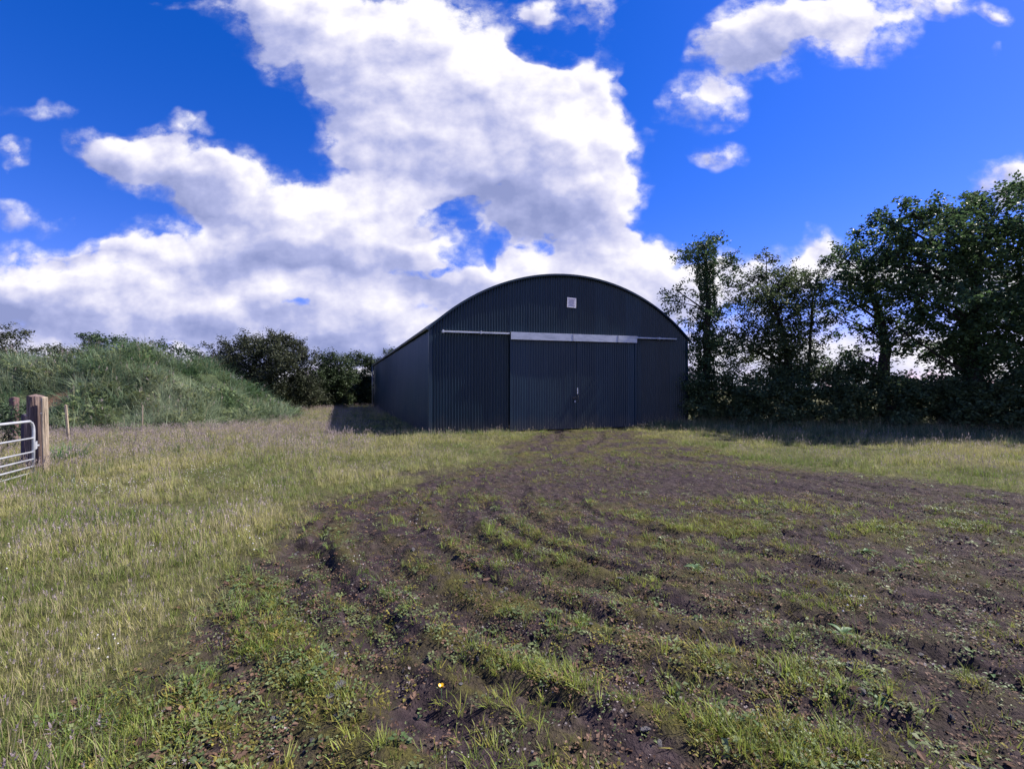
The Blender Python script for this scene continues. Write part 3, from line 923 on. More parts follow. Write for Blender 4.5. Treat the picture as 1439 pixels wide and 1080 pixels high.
def make_tree(name, label, group, cat, Y0, base_px, trunk, clumps, leaf_mat, leaf=.09, dens=1.0, trunk_r=.14, depth=1.0, seed=1, sub_sigma=.15, crownpart="crown", back=2, ivy=None, leafn=26, limbp=.6):
    """trunk: picture points from the foot up; clumps: (x, y, radius) picture points, laid round the trunk in depth"""
    g = np.random.default_rng(seed); rr_ = random.Random(seed)
    bx_ = (base_px - CX) / FPX * Y0
    bz = gz(bx_, Y0) if not (-38 < bx_ < -8 and 12 < Y0 < 48) else float(mound_h(np.array([bx_]), np.array([Y0]))[0]) - .05
    root = empty(name, (bx_, Y0, bz))
    tag(root, label, cat, group)
    O = Vector((bx_, Y0, bz))
    wood = MB()
    tp = [Vector((0, 0, -.15))]
    for (x, y) in trunk:
        q = AT(x, y, Y0) - O
        q.y = rr_.uniform(-.15, .15)
        tp.append(q)
    n = len(tp)
    # refine trunk with slight crooks
    path, rads = [], []
    for i in range(n - 1):
        for t in (0, .33, .66):
            q = tp[i].lerp(tp[i + 1], t) + Vector((rr_.uniform(-1, 1), rr_.uniform(-1, 1), 0)) * trunk_r * .25
            path.append(q); rads.append(trunk_r * (1 - .75 * (i + t) / (n - 1)) * (1.35 if i == 0 and t == 0 else 1))
    path.append(tp[-1]); rads.append(trunk_r * .22)
    wood.tube(path, rads, 9)
    CC = []
    for c in clumps:
        x, y, r = c[:3]; w = c[3] if len(c) > 3 else 1.0
        Rm = r / FPX * Y0
        for b in range(1 + (back if r > 18 else (1 if back else 0))):
            dy = 0 if b == 0 else rr_.uniform(.4, 1.15) * depth * (1 if b % 2 else -1)
            Yc = Y0 + dy + rr_.uniform(-.3, .3) * Rm
            ctr = AT(x + (rr_.uniform(-.4, .4) * r if b else 0), y + (rr_.uniform(-.2, .5) * r if b else 0), Y0) - O
            ctr.y = Yc - Y0
            CC.append((ctr, Rm * (rr_.uniform(.75, .95) if b else 1), w, b == 0))
    pts, szs = [], []
    for ctr, Rm, w, main in CC:
        # limb from a lower trunk point to the clump
        best = min(range(len(path)), key=lambda i: (path[i] - ctr).length + 1.6 * max(0, path[i].z - (ctr.z - .55 * math.hypot(path[i].x - ctr.x, path[i].y - ctr.y))))
        s0 = path[best]
        joined = main and rr_.random() < limbp
        if joined:
            mid = s0.lerp(ctr, .5) + Vector((rr_.uniform(-.12, .12), rr_.uniform(-.12, .12), rr_.uniform(-.05, .22))) * (ctr - s0).length * .6
            r0 = min(rads[best] * .75, .02 + .025 * Rm + .012 * (ctr - s0).length)
            l_ = [s0.lerp(mid, t).lerp(mid.lerp(ctr, t), t) for t in (0, .2, .4, .6, .8, 1)]
            wood.tube(l_, [r0 * (1 - .7 * k / 5) for k in range(6)], 6, cap=False)
        m = max(5, int(Rm ** 2 * 40 * dens * w) + 3)
        d = unit(m, g); rad_ = g.random(m) ** .45
        sub = d * rad_[:, None] * np.array([1.0, 1.0, .85]) * Rm + np.array(ctr)
        for sc in sub:
            if joined and rr_.random() < .7:
                sv = Vector(sc)
                md = ctr.lerp(sv, .5) + Vector((rr_.uniform(-.1, .1), rr_.uniform(-.1, .1), rr_.uniform(0, .15))) * Rm
                wood.tube([ctr, md, sv + (sv - md) * .25], [.014 + .008 * Rm, .010, .004], 4, cap=False)
            k = max(5, int(leafn * rr_.uniform(.5, 1.4)))
            # sprays: leaves strung along a short drooping shoot
            ddir = (np.array(sc) - np.array(ctr)); ddir = ddir / (np.linalg.norm(ddir) + 1e-6) + g.normal(size=3) * .5; ddir[2] += .15
            ddir /= np.linalg.norm(ddir)
            t = g.random(k)[:, None] * sub_sigma * 3.2 - sub_sigma * 1.2
            pts.append(sc + ddir * t + g.normal(size=(k, 3)) * sub_sigma * np.array([.55, .55, .42]))
            szs.append(leaf * 1.12 * (.6 + .8 * g.random(k)))
    if ivy:
        for (i0, i1, wd, cnt) in ivy:
            k = cnt
            t = g.random(k) * (i1 - i0) + i0
            f = t * (len(path) - 1)
            ii = np.clip(f.astype(int), 0, len(path) - 2); ff = (f - ii)[:, None]
            PP = np.array([tuple(q) for q in path])
            c_ = PP[ii] * (1 - ff) + PP[ii + 1] * ff
            a_ = g.random(k) * 2 * np.pi
            rr2 = wd * (.55 + .6 * fbm(c_[:, 2] * 1.0 + 3, a_ * .7, 1.1, 3, seed)) * (.75 + .35 * g.random(k))
            pts.append(c_ + np.stack([np.cos(a_) * rr2, np.sin(a_) * rr2, g.normal(size=k) * .08], 1)); szs.append(leaf * (.7 + .7 * g.random(k)))
    wood.build("trunk" if trunk_r > .07 else "stems", m_bark, root, smooth=True)
    V, F = leaf_arrays(np.concatenate(pts), np.concatenate(szs), g)
    lo = V[:, 2].reshape(-1, 4).min(1) > -.05
    F = F[lo]
    mesh_np(crownpart, V, [F], smooth=False, parent=root, mats=[leaf_mat])
    return root


def c4(L_): return [(920 + x / 2.4547, 240 + y / 2.4547, r / 2.4547, *w) for x, y, r, *w in L_]
def c3(L_): return [(240 + x / 3.787, 430 + y / 3.787, r / 3.787, *w) for x, y, r, *w in L_]
def c2(L_): return [(x / 4, 430 + y / 4, r / 4, *w) for x, y, r, *w in L_]


GT = "trees along the hedge right of the barn"
make_tree("ivy_tree", "tall narrow ivy-clad tree nearest the barn's right corner", GT, "tree", 20.6, 989,
          [(990, 520), (994, 440), (993, 390), (993, 345)],
          c4([(180, 255, 42), (165, 290, 45), (205, 235, 26), (245, 300, 34), (275, 330, 36), (280, 300, 18), (190, 350, 44), (195, 420, 40), (250, 390, 34, .6), (120, 285, 26), (75, 410, 24, .7), (105, 455, 24, .6),
              (60, 440, 14, .5), (130, 500, 30, .5), (245, 470, 34, .5), (190, 500, 50), (180, 580, 58), (230, 600, 50, .8), (180, 670, 66), (150, 740, 62), (230, 740, 56), (140, 620, 36, .7), (45, 490, 14, .5)]),
          m_leaf_ivy, .095, 1.0, .20, 1.0, 31, ivy=[(.15, .95, .42, 5200)])
make_tree("hawthorn_tree", "dense dark hawthorn standing next to the ivy-clad tree", GT, "tree", 20.2, 1105,
          [(1106, 520), (1100, 470), (1085, 430), (1080, 400)],
          c4([(385, 288, 12, .6), (410, 310, 12, .5), (450, 330, 22, .8), (480, 350, 34), (340, 380, 40, .8), (375, 365, 30, .8), (425, 400, 60), (470, 430, 60), (350, 450, 55, .7), (310, 420, 36, .6), (420, 480, 70), (380, 540, 64, .8),
              (450, 560, 72), (310, 520, 44, .6), (290, 590, 50, .8), (400, 620, 64), (470, 640, 56), (350, 610, 44, .7), (300, 660, 30, .6), (420, 690, 56), (260, 560, 40, .8)]),
          m_leaf_haw, .09, 1.35, .17, 1.2, 32, leafn=26)
make_tree("thorn_tree", "thin see-through thorn tree between the hawthorn and the leaning tree", GT, "tree", 20.0, 1140,
          [(1137, 520), (1140, 470), (1145, 420), (1150, 385)],
          c4([(575, 318, 14, .7), (560, 350, 28, .8), (535, 380, 36, .7), (580, 400, 40, .6), (530, 440, 44, .6), (590, 470, 44, .5), (550, 520, 50, .6), (520, 570, 42, .7), (570, 600, 42, .6), (550, 660, 52, .8), (520, 700, 50)]),
          m_leaf_haw, .085, 1.2, .09, .9, 33, leafn=24, back=1)
make_tree("field_maple_tree", "open-crowned tree with a bare leaning trunk left of the biggest tree", GT, "tree", 18.6, 1243,
          [(1243, 515), (1245, 480), (1240, 440), (1228, 410), (1222, 385)],
          c4([(705, 240, 24), (715, 265, 26), (760, 255, 34), (690, 300, 44), (645, 290, 24, .8), (740, 310, 56), (790, 310, 48), (650, 360, 46, .9), (720, 380, 64), (790, 390, 60), (625, 420, 36, .7), (610, 455, 28, .6), (680, 440, 48, .7), (750, 450, 50, .7),
              (820, 460, 50, .8), (660, 510, 36, .6), (620, 510, 26, .5), (810, 530, 44, .7), (860, 520, 44), (700, 560, 30, .5), (700, 630, 46, .8), (660, 650, 40, .7), (740, 660, 40, .8), (700, 690, 44), (760, 700, 40), (850, 580, 28, .7)]),
          m_leaf_big, .10, .95, .24, 1.2, 34)
big = c4([(880, 100, 18, .9), (865, 125, 18, .8), (890, 150, 26), (800, 165, 18, .7), (830, 195, 28, .8), (860, 220, 44), (960, 135, 44), (930, 180, 56), (1000, 160, 56), (1060, 150, 56), (1110, 110, 44), (1150, 95, 48), (1200, 110, 56), (1260, 85, 44), (1240, 60, 16, .8),
          (1080, 85, 18, .7), (900, 250, 60), (980, 240, 76), (1080, 230, 90), (1190, 220, 90), (1280, 200, 90), (850, 290, 46), (880, 330, 56), (960, 340, 80, .85), (1060, 340, 90, .9), (1170, 330, 100), (1290, 320, 100), (870, 400, 48), (920, 430, 66, .8),
          (1010, 450, 84, .85), (1110, 450, 90), (1220, 450, 100), (1310, 440, 90), (890, 490, 52), (940, 540, 60), (880, 560, 40), (1030, 550, 70), (1130, 550, 80), (1230, 560, 90), (1310, 560, 80), (1000, 600, 40), (1080, 630, 66), (1170, 650, 80), (1260, 660, 80), (1340, 250, 90), (1380, 380, 110), (1360, 520, 100), (1340, 640, 90),
          (1420, 300, 100), (1440, 450, 110)])
make_tree("sycamore_tree", "biggest tree, with a broad dark crown reaching the photo's right edge", GT, "tree", 16.4, 1372,
          [(1370, 530), (1368, 480), (1375, 420), (1385, 370), (1390, 320)], big, m_leaf_big, .115, .8, .34, 1.7, 35, leafn=24, ivy=[(.1, .55, .5, 2500)])

# hedge bushes at the feet of the trees
HB = [("hedge_bush", "dark bush tucked against the barn's right wall", 20.8, 985, [(140, 740, 60), (130, 800, 60), (190, 800, 66), (170, 850, 50), (230, 840, 56)]),
      ("hedge_bush", "low dark bush at the foot of the hawthorn", 19.4, 1060, [(290, 760, 54), (340, 780, 60), (300, 830, 60), (380, 830, 60), (400, 770, 54), (340, 870, 44), (260, 700, 44), (350, 710, 36), (420, 700, 44)]),
      ("hedge_bush", "tangled bush with bare stems below the thin thorn tree", 18.9, 1120, [(450, 750, 50), (500, 770, 60), (460, 830, 60), (540, 840, 60), (560, 770, 56), (500, 880, 44), (470, 700, 44), (540, 700, 44), (590, 700, 40)]),
      ("hedge_bush", "bush filling the hedge left of the leaning trunk", 18.3, 1195, [(620, 740, 50), (660, 770, 60), (620, 830, 60), (700, 830, 64), (720, 750, 50), (670, 880, 44), (640, 690, 44), (700, 700, 44), (760, 710, 36)]),
      ("hedge_bush", "bush with pale leaf tips right under the gap of sky", 17.6, 1270, [(790, 750, 54), (840, 750, 50), (800, 820, 66), (880, 820, 64), (900, 750, 50), (940, 730, 34), (850, 880, 50)]),
      ("hedge_bush", "dense bush at the left foot of the biggest tree", 16.8, 1340, [(980, 760, 60), (1030, 740, 60), (980, 830, 64), (1060, 820, 70), (1000, 890, 50), (1090, 760, 60), (1080, 880, 50)]),
      ("hedge_bush", "last bush of the hedge, at the photo's right edge", 16.0, 1420, [(1150, 760, 70), (1210, 740, 70), (1170, 830, 74), (1250, 820, 80), (1290, 750, 80), (1190, 890, 54), (1290, 880, 60), (1350, 800, 90), (1420, 790, 90), (1500, 780, 90)])]
for i, (nm, lb, Y0, bp, cl) in enumerate(HB):
    make_tree(nm, lb, "bushes of the hedge right of the barn", "bush", Y0, bp, [(bp, 590), (bp + 3, 570), (bp - 4, 545)], c4(cl), m_leaf_hedge, .10, 1.7, .05, 1.2, 60 + i, crownpart="foliage", leafn=24, back=2)

# left side, behind the mound
make_tree("hawthorn_tree", "wide windswept hawthorn behind the right slope of the mound", None, "tree", 35.0, 385, [(385, 545), (383, 520), (380, 495)],
          c3([(215, 230, 26, .8), (270, 200, 30, .8), (300, 260, 60), (390, 160, 34, .9), (380, 210, 60), (470, 190, 50), (560, 165, 44), (610, 165, 36), (650, 200, 50), (560, 230, 80), (480, 270, 90), (640, 280, 80), (350, 310, 70), (440, 350, 90), (560, 360, 90), (680, 340, 66), (710, 270, 40, .7), (760, 250, 20, .5), (740, 400, 60), (260, 300, 50), (620, 430, 80), (720, 450, 60), (180, 280, 40), (130, 280, 30, .7), (300, 340, 60), (380, 400, 70), (480, 430, 70), (560, 460, 70), (660, 490, 60), (760, 490, 50)]),
          m_leaf_brown, .12, 1.1, .2, 1.8, 41, sub_sigma=.22)
make_tree("hedge_bush", "dark hedge bush just right of the windswept hawthorn", None, "bush", 40.0, 470, [(470, 545), (472, 525)],
          c3([(800, 280, 30, .8), (850, 260, 26, .7), (830, 330, 56), (890, 300, 40), (860, 400, 70), (800, 430, 60), (900, 420, 60), (850, 470, 60), (780, 480, 46), (740, 500, 50), (840, 510, 50), (900, 500, 50), (700, 480, 50), (760, 380, 56), (700, 420, 60), (820, 400, 60), (920, 380, 50)]), m_leaf_far, .14, 1.8, .06, 2.0, 42, crownpart="foliage", sub_sigma=.22)
make_tree("hedge_bush", "dark hedge bush beside the far end of the barn", None, "bush", 45.5, 515, [(515, 550), (512, 525)],
          c3([(960, 290, 44, .8), (1000, 265, 22, .7), (1040, 300, 40), (960, 380, 60), (1040, 390, 60), (1100, 330, 44), (1160, 250, 26, .7), (1140, 300, 40), (1010, 460, 60), (940, 470, 50), (1090, 440, 60), (1200, 300, 50), (1180, 400, 70), (960, 510, 50), (1040, 510, 50), (1100, 500, 50), (920, 480, 50)]), m_leaf_far, .14, 1.8, .06, 2.0, 43, crownpart="foliage", sub_sigma=.22)
make_tree("thorn_tree", "leaning thorn tree at the photo's left edge above the mound", None, "tree", 28.0, -20, [(-18, 520), (-15, 490), (-5, 470)],
          c2([(15, 125, 26, .8), (35, 165, 24, .8), (-20, 160, 60), (-10, 220, 60), (30, 260, 60), (-40, 280, 90), (80, 290, 56), (50, 320, 60), (-100, 200, 90)]), m_leaf_brown, .10, .6, .13, 1.2, 44, sub_sigma=.2)
make_tree("thorn_bush", "low thorn bush between the left-edge tree and the mound's top", None, "bush", 29.0, 65, [(65, 530), (66, 515)],
          c2([(190, 250, 34), (240, 240, 34, .8), (300, 255, 30, .8), (350, 250, 30, .7), (410, 275, 26, .7), (220, 300, 50), (310, 300, 50), (380, 310, 44)]), m_leaf_brown, .11, .6, .05, 1.0, 45, crownpart="foliage", sub_sigma=.2)
make_tree("bramble_bush", "bramble bush with arching shoots on top of the mound", None, "bush", 24.0, 150, [(150, 500), (152, 492)],
          c2([(460, 170, 8, .8), (500, 165, 10, .8), (520, 185, 10, .8), (475, 215, 24, .7), (530, 220, 30), (580, 205, 28, .9), (640, 200, 30), (690, 200, 24), (560, 260, 44), (650, 250, 50), (480, 260, 30)]), m_leaf_bram, .095, .75, .04, .8, 46, crownpart="foliage", sub_sigma=.17)
make_tree("bramble_bush", "lower bramble bush on the right shoulder of the mound", None, "bush", 25.0, 225, [(225, 510), (226, 500)],
          c2([(740, 225, 30), (800, 235, 30), (870, 225, 30), (930, 225, 28), (990, 245, 26), (1060, 270, 30), (760, 270, 44), (880, 270, 50), (980, 290, 44), (1110, 300, 30)]), m_leaf_bram, .095, .75, .04, .8, 47, crownpart="foliage", sub_sigma=.17)

make_tree("scrub_bush", "low grey-green scrubby bush behind the steel gate", None, "bush", 11.8, 12, [(12, 610), (14, 595)],
          [(6, 592, 16), (24, 588, 13), (-14, 590, 18), (32, 602, 12), (14, 606, 15), (0, 578, 9, .6), (10, 574, 7, .5)], m_leaf_bram, .05, 1.1, .03, .4, 48, crownpart="foliage", sub_sigma=.09)

# ------------------------------------------------------------------ grass and small plants
def blade(V, F, base, h, w, az, lean, curl, segs=3, M=None, mi=0):
    o = len(V)
    d = Vector((math.cos(az), math.sin(az), 0)); s = Vector((-math.sin(az), math.cos(az), 0))
    for i in range(segs):
        t = i / segs
        c = Vector(base) + d * (lean * t + curl * t * t) * h + Vector((0, 0, h * (t - .28 * curl * t * t)))
        ww = w * (1 - t ** 1.6 * .75) / 2
        V.append(tuple(c - s * ww)); V.append(tuple(c + s * ww))
    t = 1.0
    V.append(tuple(Vector(base) + d * (lean + curl) * h + Vector((0, 0, h * (1 - .28 * curl)))))
    for i in range(segs - 1):
        F.append(((o + 2 * i, o + 2 * i + 1, o + 2 * i + 3, o + 2 * i + 2), mi))
    F.append(((o + 2 * segs - 2, o + 2 * segs - 1, o + 2 * segs), mi))


def template(name, V, F, mats):
    me = bpy.data.meshes.new(name)
    me.from_pydata(V, [], [f for f, _ in F])
    for m in mats: me.materials.append(m)
    me.polygons.foreach_set('material_index', [k for _, k in F])
    me.update()
    return bpy.data.objects.new(name, me)


m_grass = plant_mat("grass_blade", (0.155, 0.220, 0.050), (0.37, 0.355, 0.130), .4, .5, True, vary=.35)
m_lush = plant_mat("lush_blade", (0.120, 0.195, 0.035), (0.28, 0.310, 0.065), .42, .5, True, vary=.35)
m_dry = plant_mat("dry_stem", (0.32, 0.27, 0.16), (0.46, 0.39, 0.25), .3, .6, True, vary=.3)
m_seed = plant_mat("seed_head", (0.24, 0.19, 0.20), (0.36, 0.30, 0.29), .35, .7, True, vary=.3)
m_blue = plant_mat("rank_blade", (0.085, 0.140, 0.065), (0.16, 0.215, 0.105), .38, .5, True, vary=.35)
m_mound_g = plant_mat("drooping_blade", (0.085, 0.155, 0.072), (0.27, 0.325, 0.215), .38, .5, True, vary=.4)
m_clover = plant_mat("clover_leaf", (0.080, 0.130, 0.045), (0.17, 0.195, 0.085), .3, .5, True, vary=.3)
m_moss = plant_mat("moss_blade", (0.11, 0.10, 0.022), (0.24, 0.21, 0.045), .25, .7, True, vary=.3)
m_petal = plant_mat("white_petal", (0.50, 0.49, 0.46), (0.66, 0.63, 0.62), .3, .6, True, vary=.1)
m_litter = plant_mat("pale_litter", (0.13, 0.11, 0.105), (0.24, 0.21, 0.205), .15, .7, True, vary=.4)
m_brownleaf = plant_mat("dead_leaf", (0.10, 0.055, 0.035), (0.16, 0.10, 0.07), .2, .7, True, vary=.4)


def tuft(name, seed, n, h, w, spread, mats, dry=0, seeds=0, lean=.25, curl=.55, hs=None):
    r = random.Random(seed)
    V, F = [], []
    for i in range(n):
        a_ = r.uniform(0, 6.283); q = spread * math.sqrt(r.random())
        hh = h * r.uniform(.45, 1.15)
        blade(V, F, (q * math.cos(a_), q * math.sin(a_), -.01), hh, w * r.uniform(.7, 1.3), a_ + r.uniform(-1.2, 1.2), lean * r.uniform(-.3, 1.3), curl * r.uniform(0, 1.3), 3, mi=0)
    for i in range(dry):
        a_ = r.uniform(0, 6.283); q = spread * math.sqrt(r.random())
        blade(V, F, (q * math.cos(a_), q * math.sin(a_), -.01), (hs or h) * r.uniform(.7, 1.2), w * .55, r.uniform(0, 6.28), r.uniform(0, .25), r.uniform(0, .2), 2, mi=1)
    for i in range(seeds):
        a_ = r.uniform(0, 6.283); q = spread * math.sqrt(r.random())
        hh = (hs or h * 1.4) * r.uniform(.75, 1.2); az = r.uniform(0, 6.28); ln = r.uniform(0, .22)
        b0 = (q * math.cos(a_), q * math.sin(a_), -.01)
        blade(V, F, b0, hh, w * .5, az, ln, .05, 2, mi=1)
        # panicle: a spindle of short bristles at the tip
        tip = Vector(b0) + Vector((math.cos(az), math.sin(az), 0)) * (ln + .05) * hh + Vector((0, 0, hh * .985))
        dn = Vector((math.cos(az) * ln, math.sin(az) * ln, 1)).normalized()
        for k in range(6):
            t = k / 6
            c = tip - dn * hh * .17 * (1 - t)
            blade(V, F, tuple(c), hh * .06, w * 1.5, r.uniform(0, 6.28), .9 * (1 - t) + .2, .3, 2, mi=2)
    return template(name, V, F, mats)


def rosette(name, seed, n, rad, mats, size=.02, up=.02):
    r = random.Random(seed)
    V, F = [], []
    for i in range(n):
        a_ = r.uniform(0, 6.283); q = rad * math.sqrt(r.random()); z = r.uniform(.004, up)
        c = Vector((q * math.cos(a_), q * math.sin(a_), z)); s_ = size * r.uniform(.6, 1.3)
        az = a_ + r.uniform(-.6, .6)
        d = Vector((math.cos(az), math.sin(az), r.uniform(-.2, .5))).normalized(); s2 = Vector((-math.sin(az), math.cos(az), r.uniform(-.3, .3)))
        o = len(V)
        for q_ in (c - d * s_ * .5, c - d * s_ * .1 + s2 * s_ * .42 + Vector((0, 0, s_ * .12)), c + d * s_ * .55, c - d * s_ * .1 - s2 * s_ * .42 + Vector((0, 0, s_ * .12))): V.append(tuple(q_))
        F.append(((o, o + 1, o + 2, o + 3), 0))
    return template(name, V, F, mats)


def flower(name, seed, n, rad, h):
    r = random.Random(seed); V, F = [], []
    for i in range(n):
        a_ = r.uniform(0, 6.283); q = rad * math.sqrt(r.random()); hh = h * r.uniform(.6, 1.3)
        b0 = (q * math.cos(a_), q * math.sin(a_), 0)
        blade(V, F, b0, hh, .003, r.uniform(0, 6), .1, .1, 2, mi=0)
        o = len(V)
        for k in range(6):
            V.append((b0[0] + .0065 * math.cos(k * 1.047), b0[1] + .0065 * math.sin(k * 1.047), hh + .002))
        V.append((b0[0], b0[1], hh + .010))
        for k in range(6): F.append(((o + k, o + (k + 1) % 6, o + 6), 1))
    return template(name, V, F, [m_clover, m_petal])


def pebble(name, seed, mat):
    r = random.Random(seed)
    bm = bmesh.new(); bmesh.ops.create_icosphere(bm, subdivisions=2, radius=1)
    ax = [Vector((r.uniform(-1, 1), r.uniform(-1, 1), r.uniform(-1, 1))).normalized() for _ in range(7)]
    for v in bm.verts:
        f = 1.0
        for q in ax:
            d = v.co.dot(q)
            if d > .62: f = min(f, .62 / d)
        v.co = Vector((v.co.x * f * 1.25, v.co.y * f * .9, v.co.z * f * .55))
    me = bpy.data.meshes.new(name); bm.to_mesh(me); bm.free()
    me.materials.append(mat)
    return bpy.data.objects.new(name, me)


def scatter(name, label, cat, pts, scl, tint, kindi, temps, tilt=.12, kind='stuff', align=None):
    n = len(pts)
    me = bpy.data.meshes.new(name)
    me.vertices.add(n); me.vertices.foreach_set('co', np.asarray(pts, np.float32).ravel())
    rot = np.stack([rng.normal(size=n) * tilt, rng.normal(size=n) * tilt, rng.random(n) * 6.283], 1)
    for nm, tp, arr in (('rot', 'FLOAT_VECTOR', rot), ('scl', 'FLOAT', scl), ('tint', 'FLOAT', tint), ('pick', 'INT', kindi)):
        a_ = me.attributes.new(nm, tp, 'POINT')
        a_.data.foreach_set('vector' if tp == 'FLOAT_VECTOR' else 'value', np.asarray(arr, np.int32 if tp == 'INT' else np.float32).ravel())
    o = bpy.data.objects.new(name, me); COL.objects.link(o)
    col = bpy.data.collections.new(name + "_kinds")
    for k, t in enumerate(temps):
        t.name = "%s_kind_%02d" % (name, k)
        col.objects.link(t)
    ng = bpy.data.node_groups.new(name + "_nodes", 'GeometryNodeTree')
    ng.interface.new_socket('Geometry', in_out='INPUT', socket_type='NodeSocketGeometry')
    ng.interface.new_socket('Geometry', in_out='OUTPUT', socket_type='NodeSocketGeometry')
    N, L = ng.nodes.new, ng.links.new
    gi, go = N('NodeGroupInput'), N('NodeGroupOutput')
    mtp = N('GeometryNodeMeshToPoints'); L(gi.outputs[0], mtp.inputs[0])
    ci = N('GeometryNodeCollectionInfo'); ci.inputs['Collection'].default_value = col
    ci.inputs['Separate Children'].default_value = True; ci.inputs['Reset Children'].default_value = True
    iop = N('GeometryNodeInstanceOnPoints')
    L(mtp.outputs[0], iop.inputs['Points']); L(ci.outputs[0], iop.inputs['Instance'])
    iop.inputs['Pick Instance'].default_value = True

    def attr(nm, tp):
        q = N('GeometryNodeInputNamedAttribute'); q.data_type = tp; q.inputs['Name'].default_value = nm
        return q.outputs['Attribute']
    L(attr('pick', 'INT'), iop.inputs['Instance Index'])
    e2r = N('FunctionNodeEulerToRotation'); L(attr('rot', 'FLOAT_VECTOR'), e2r.inputs[0])
    L(e2r.outputs[0], iop.inputs['Rotation'])
    L(attr('scl', 'FLOAT'), iop.inputs['Scale'])
    L(iop.outputs[0], go.inputs[0])
    md = o.modifiers.new('scatter', 'NODES'); md.node_group = ng
    tag(o, label, cat, kind=kind)
    return o


def sample(density, x0, x1, y0, y1, dmax):
    """points kept with probability density(x,y)/dmax"""
    n = int((x1 - x0) * (y1 - y0) * dmax)
    x = rng.uniform(x0, x1, n); y = rng.uniform(y0, y1, n)
    view = (np.abs(x) < 1.35 * np.maximum(y, .3) + 2.0)
    x, y = x[view], y[view]
    bx_, by_ = barn_local(x, y)
    free = ~((bx_ > -.05) & (bx_ < BW + .05) & (by_ > -.0) & (by_ < BL + .1))
    x, y = x[free], y[free]
    k = rng.random(len(x)) * dmax < density(x, y)
    return x[k], y[k]


def cat_pts(parts):
    return np.concatenate([p[0] for p in parts]), np.concatenate([p[1] for p in parts])


BANDS = [(-7, 9, 1.2, 3.6), (-13, 14, 3.6, 7.0), (-20, 20, 7.0, 12.0), (-30, 26, 12.0, 20.0), (-34, 8, 20.0, 46.0)]


def place(x, y):
    z = ground_h(x, y)
    return np.stack([x, y, z], 1)


HEDGE = [(7.9, 20.9), (10.5, 19.6), (14, 17.6), (18.5, 15.4), (26, 12)]
hedge_d = lambda x, y: pathdist(x, y, HEDGE)


# 1. meadow grass outside the mud
def d_meadow(f):
    def d(x, y):
        m = 1 - mud_mask(x, y)
        p = .55 + .75 * sstep(.30, .62, fbm(x, y, 1.7, 4, 21, .6))
        return f * m * p
    return d


parts = [sample(d_meadow(f), *b, f * 1.3) for b, f in zip(BANDS, (420, 260, 130, 55, 18))]
x, y = cat_pts(parts)
mk = mound_h(x, y) < .04
x, y = x[mk], y[mk]
tint = np.clip((fbm(x, y, .7, 4, 31, .6) - .5) * 2.6 + .5 + rng.normal(size=len(x)) * .18, 0, 1)
bx_, by_ = barn_local(x, y)
hgt = .50 + .60 * sstep(.3, .7, fbm(x, y, 1.1, 4, 33, .6)) + .006 * np.clip(y, 0, 30)
hgt *= np.where((hedge_d(x, y) < 2.5), 1.0, 1.0)
near_edge = mud_mask(x, y)
hgt *= 1 - .35 * np.clip(near_edge * 2, 0, 1)
T = [tuft("t", 100 + i, 12, .13, .0055, .055, [m_grass, m_dry, m_seed], dry=4, seeds=0, hs=.17) for i in range(4)] + \
    [tuft("t", 110 + i, 9, .11, .0055, .06, [m_lush, m_dry, m_seed], dry=1, hs=.16) for i in range(2)] + \
    [tuft("t", 120 + i, 8, .14, .005, .06, [m_grass, m_dry, m_seed], dry=3, seeds=2, hs=.24) for i in range(2)]
scatter("meadow_grass", "pale olive meadow grass with dry stems covering the left side of the field", "grass", place(x, y), hgt * (.8 + .5 * rng.random(len(x))), tint,
        rng.choice(8, len(x), p=[.15, .15, .15, .15, .1, .1, .1, .1]), T)


# 2. tall seeding grass: far left band, along the mound's foot, beside the barn
def d_tall(f):
    def d(x, y):
        u = x / np.maximum(y, .1)
        m = sstep(9.0, 12.0, y + (fbm(x, y, .5, 3, 51) - .5) * 4) * sstep(-.28, -.42, u + (fbm(x, y, .4, 2, 52) - .5) * .15)
        far = sstep(24, 30, y) * (x < 2)
        gate_side = sstep(-7.2, -8.6, x) * sstep(7.6, 8.6, y)
        return f * np.clip(np.maximum(np.maximum(m, far), gate_side * .8), 0, 1) * (.35 + .9 * fbm(x, y, .9, 3, 53))
    return d


parts = [sample(d_tall(f), *b, f * 1.25) for b, f in zip(BANDS[2:], (26, 26, 10))]
x, y = cat_pts(parts)
mk = mound_h(x, y) < .3
x, y = x[mk], y[mk]
T = [tuft("t", 200 + i, 13, .17, .007, .10, [m_grass, m_dry, m_seed], dry=4, seeds=6, hs=.32) for i in range(3)] + [tuft("t", 210, 14, .20, .007, .10, [m_blue, m_dry, m_seed], dry=2, seeds=2, hs=.30)]
scatter("seeding_grass", "taller seeding grass with purplish heads between the gate post and the barn", "grass", place(x, y), .75 + .5 * rng.random(len(x)), np.clip(rng.normal(.55, .25, len(x)), 0, 1), rng.integers(0, 4, len(x)), T)


# 3. rank grass along the right hedge and at the barn's foot
def d_rank(f):
    def d(x, y):
        hd = hedge_d(x, y)
        m = sstep(4.4, 2.6, hd + (fbm(x, y, .6, 3, 61) - .5) * 1.8) * (x > 5.5)
        bx_, by_ = barn_local(x, y)
        foot = np.exp(-(by_ / .35) ** 2) * ((bx_ < 3.2) | (bx_ > 8.6)) * (bx_ > -.5) * (bx_ < BW + 1) + .8 * np.exp(-(bx_ / .5) ** 2) * (by_ > -.3) * (bx_ < 0)
        return f * np.maximum(m, foot * .8) * (.4 + .8 * fbm(x, y, 1.0, 3, 62))
    return d


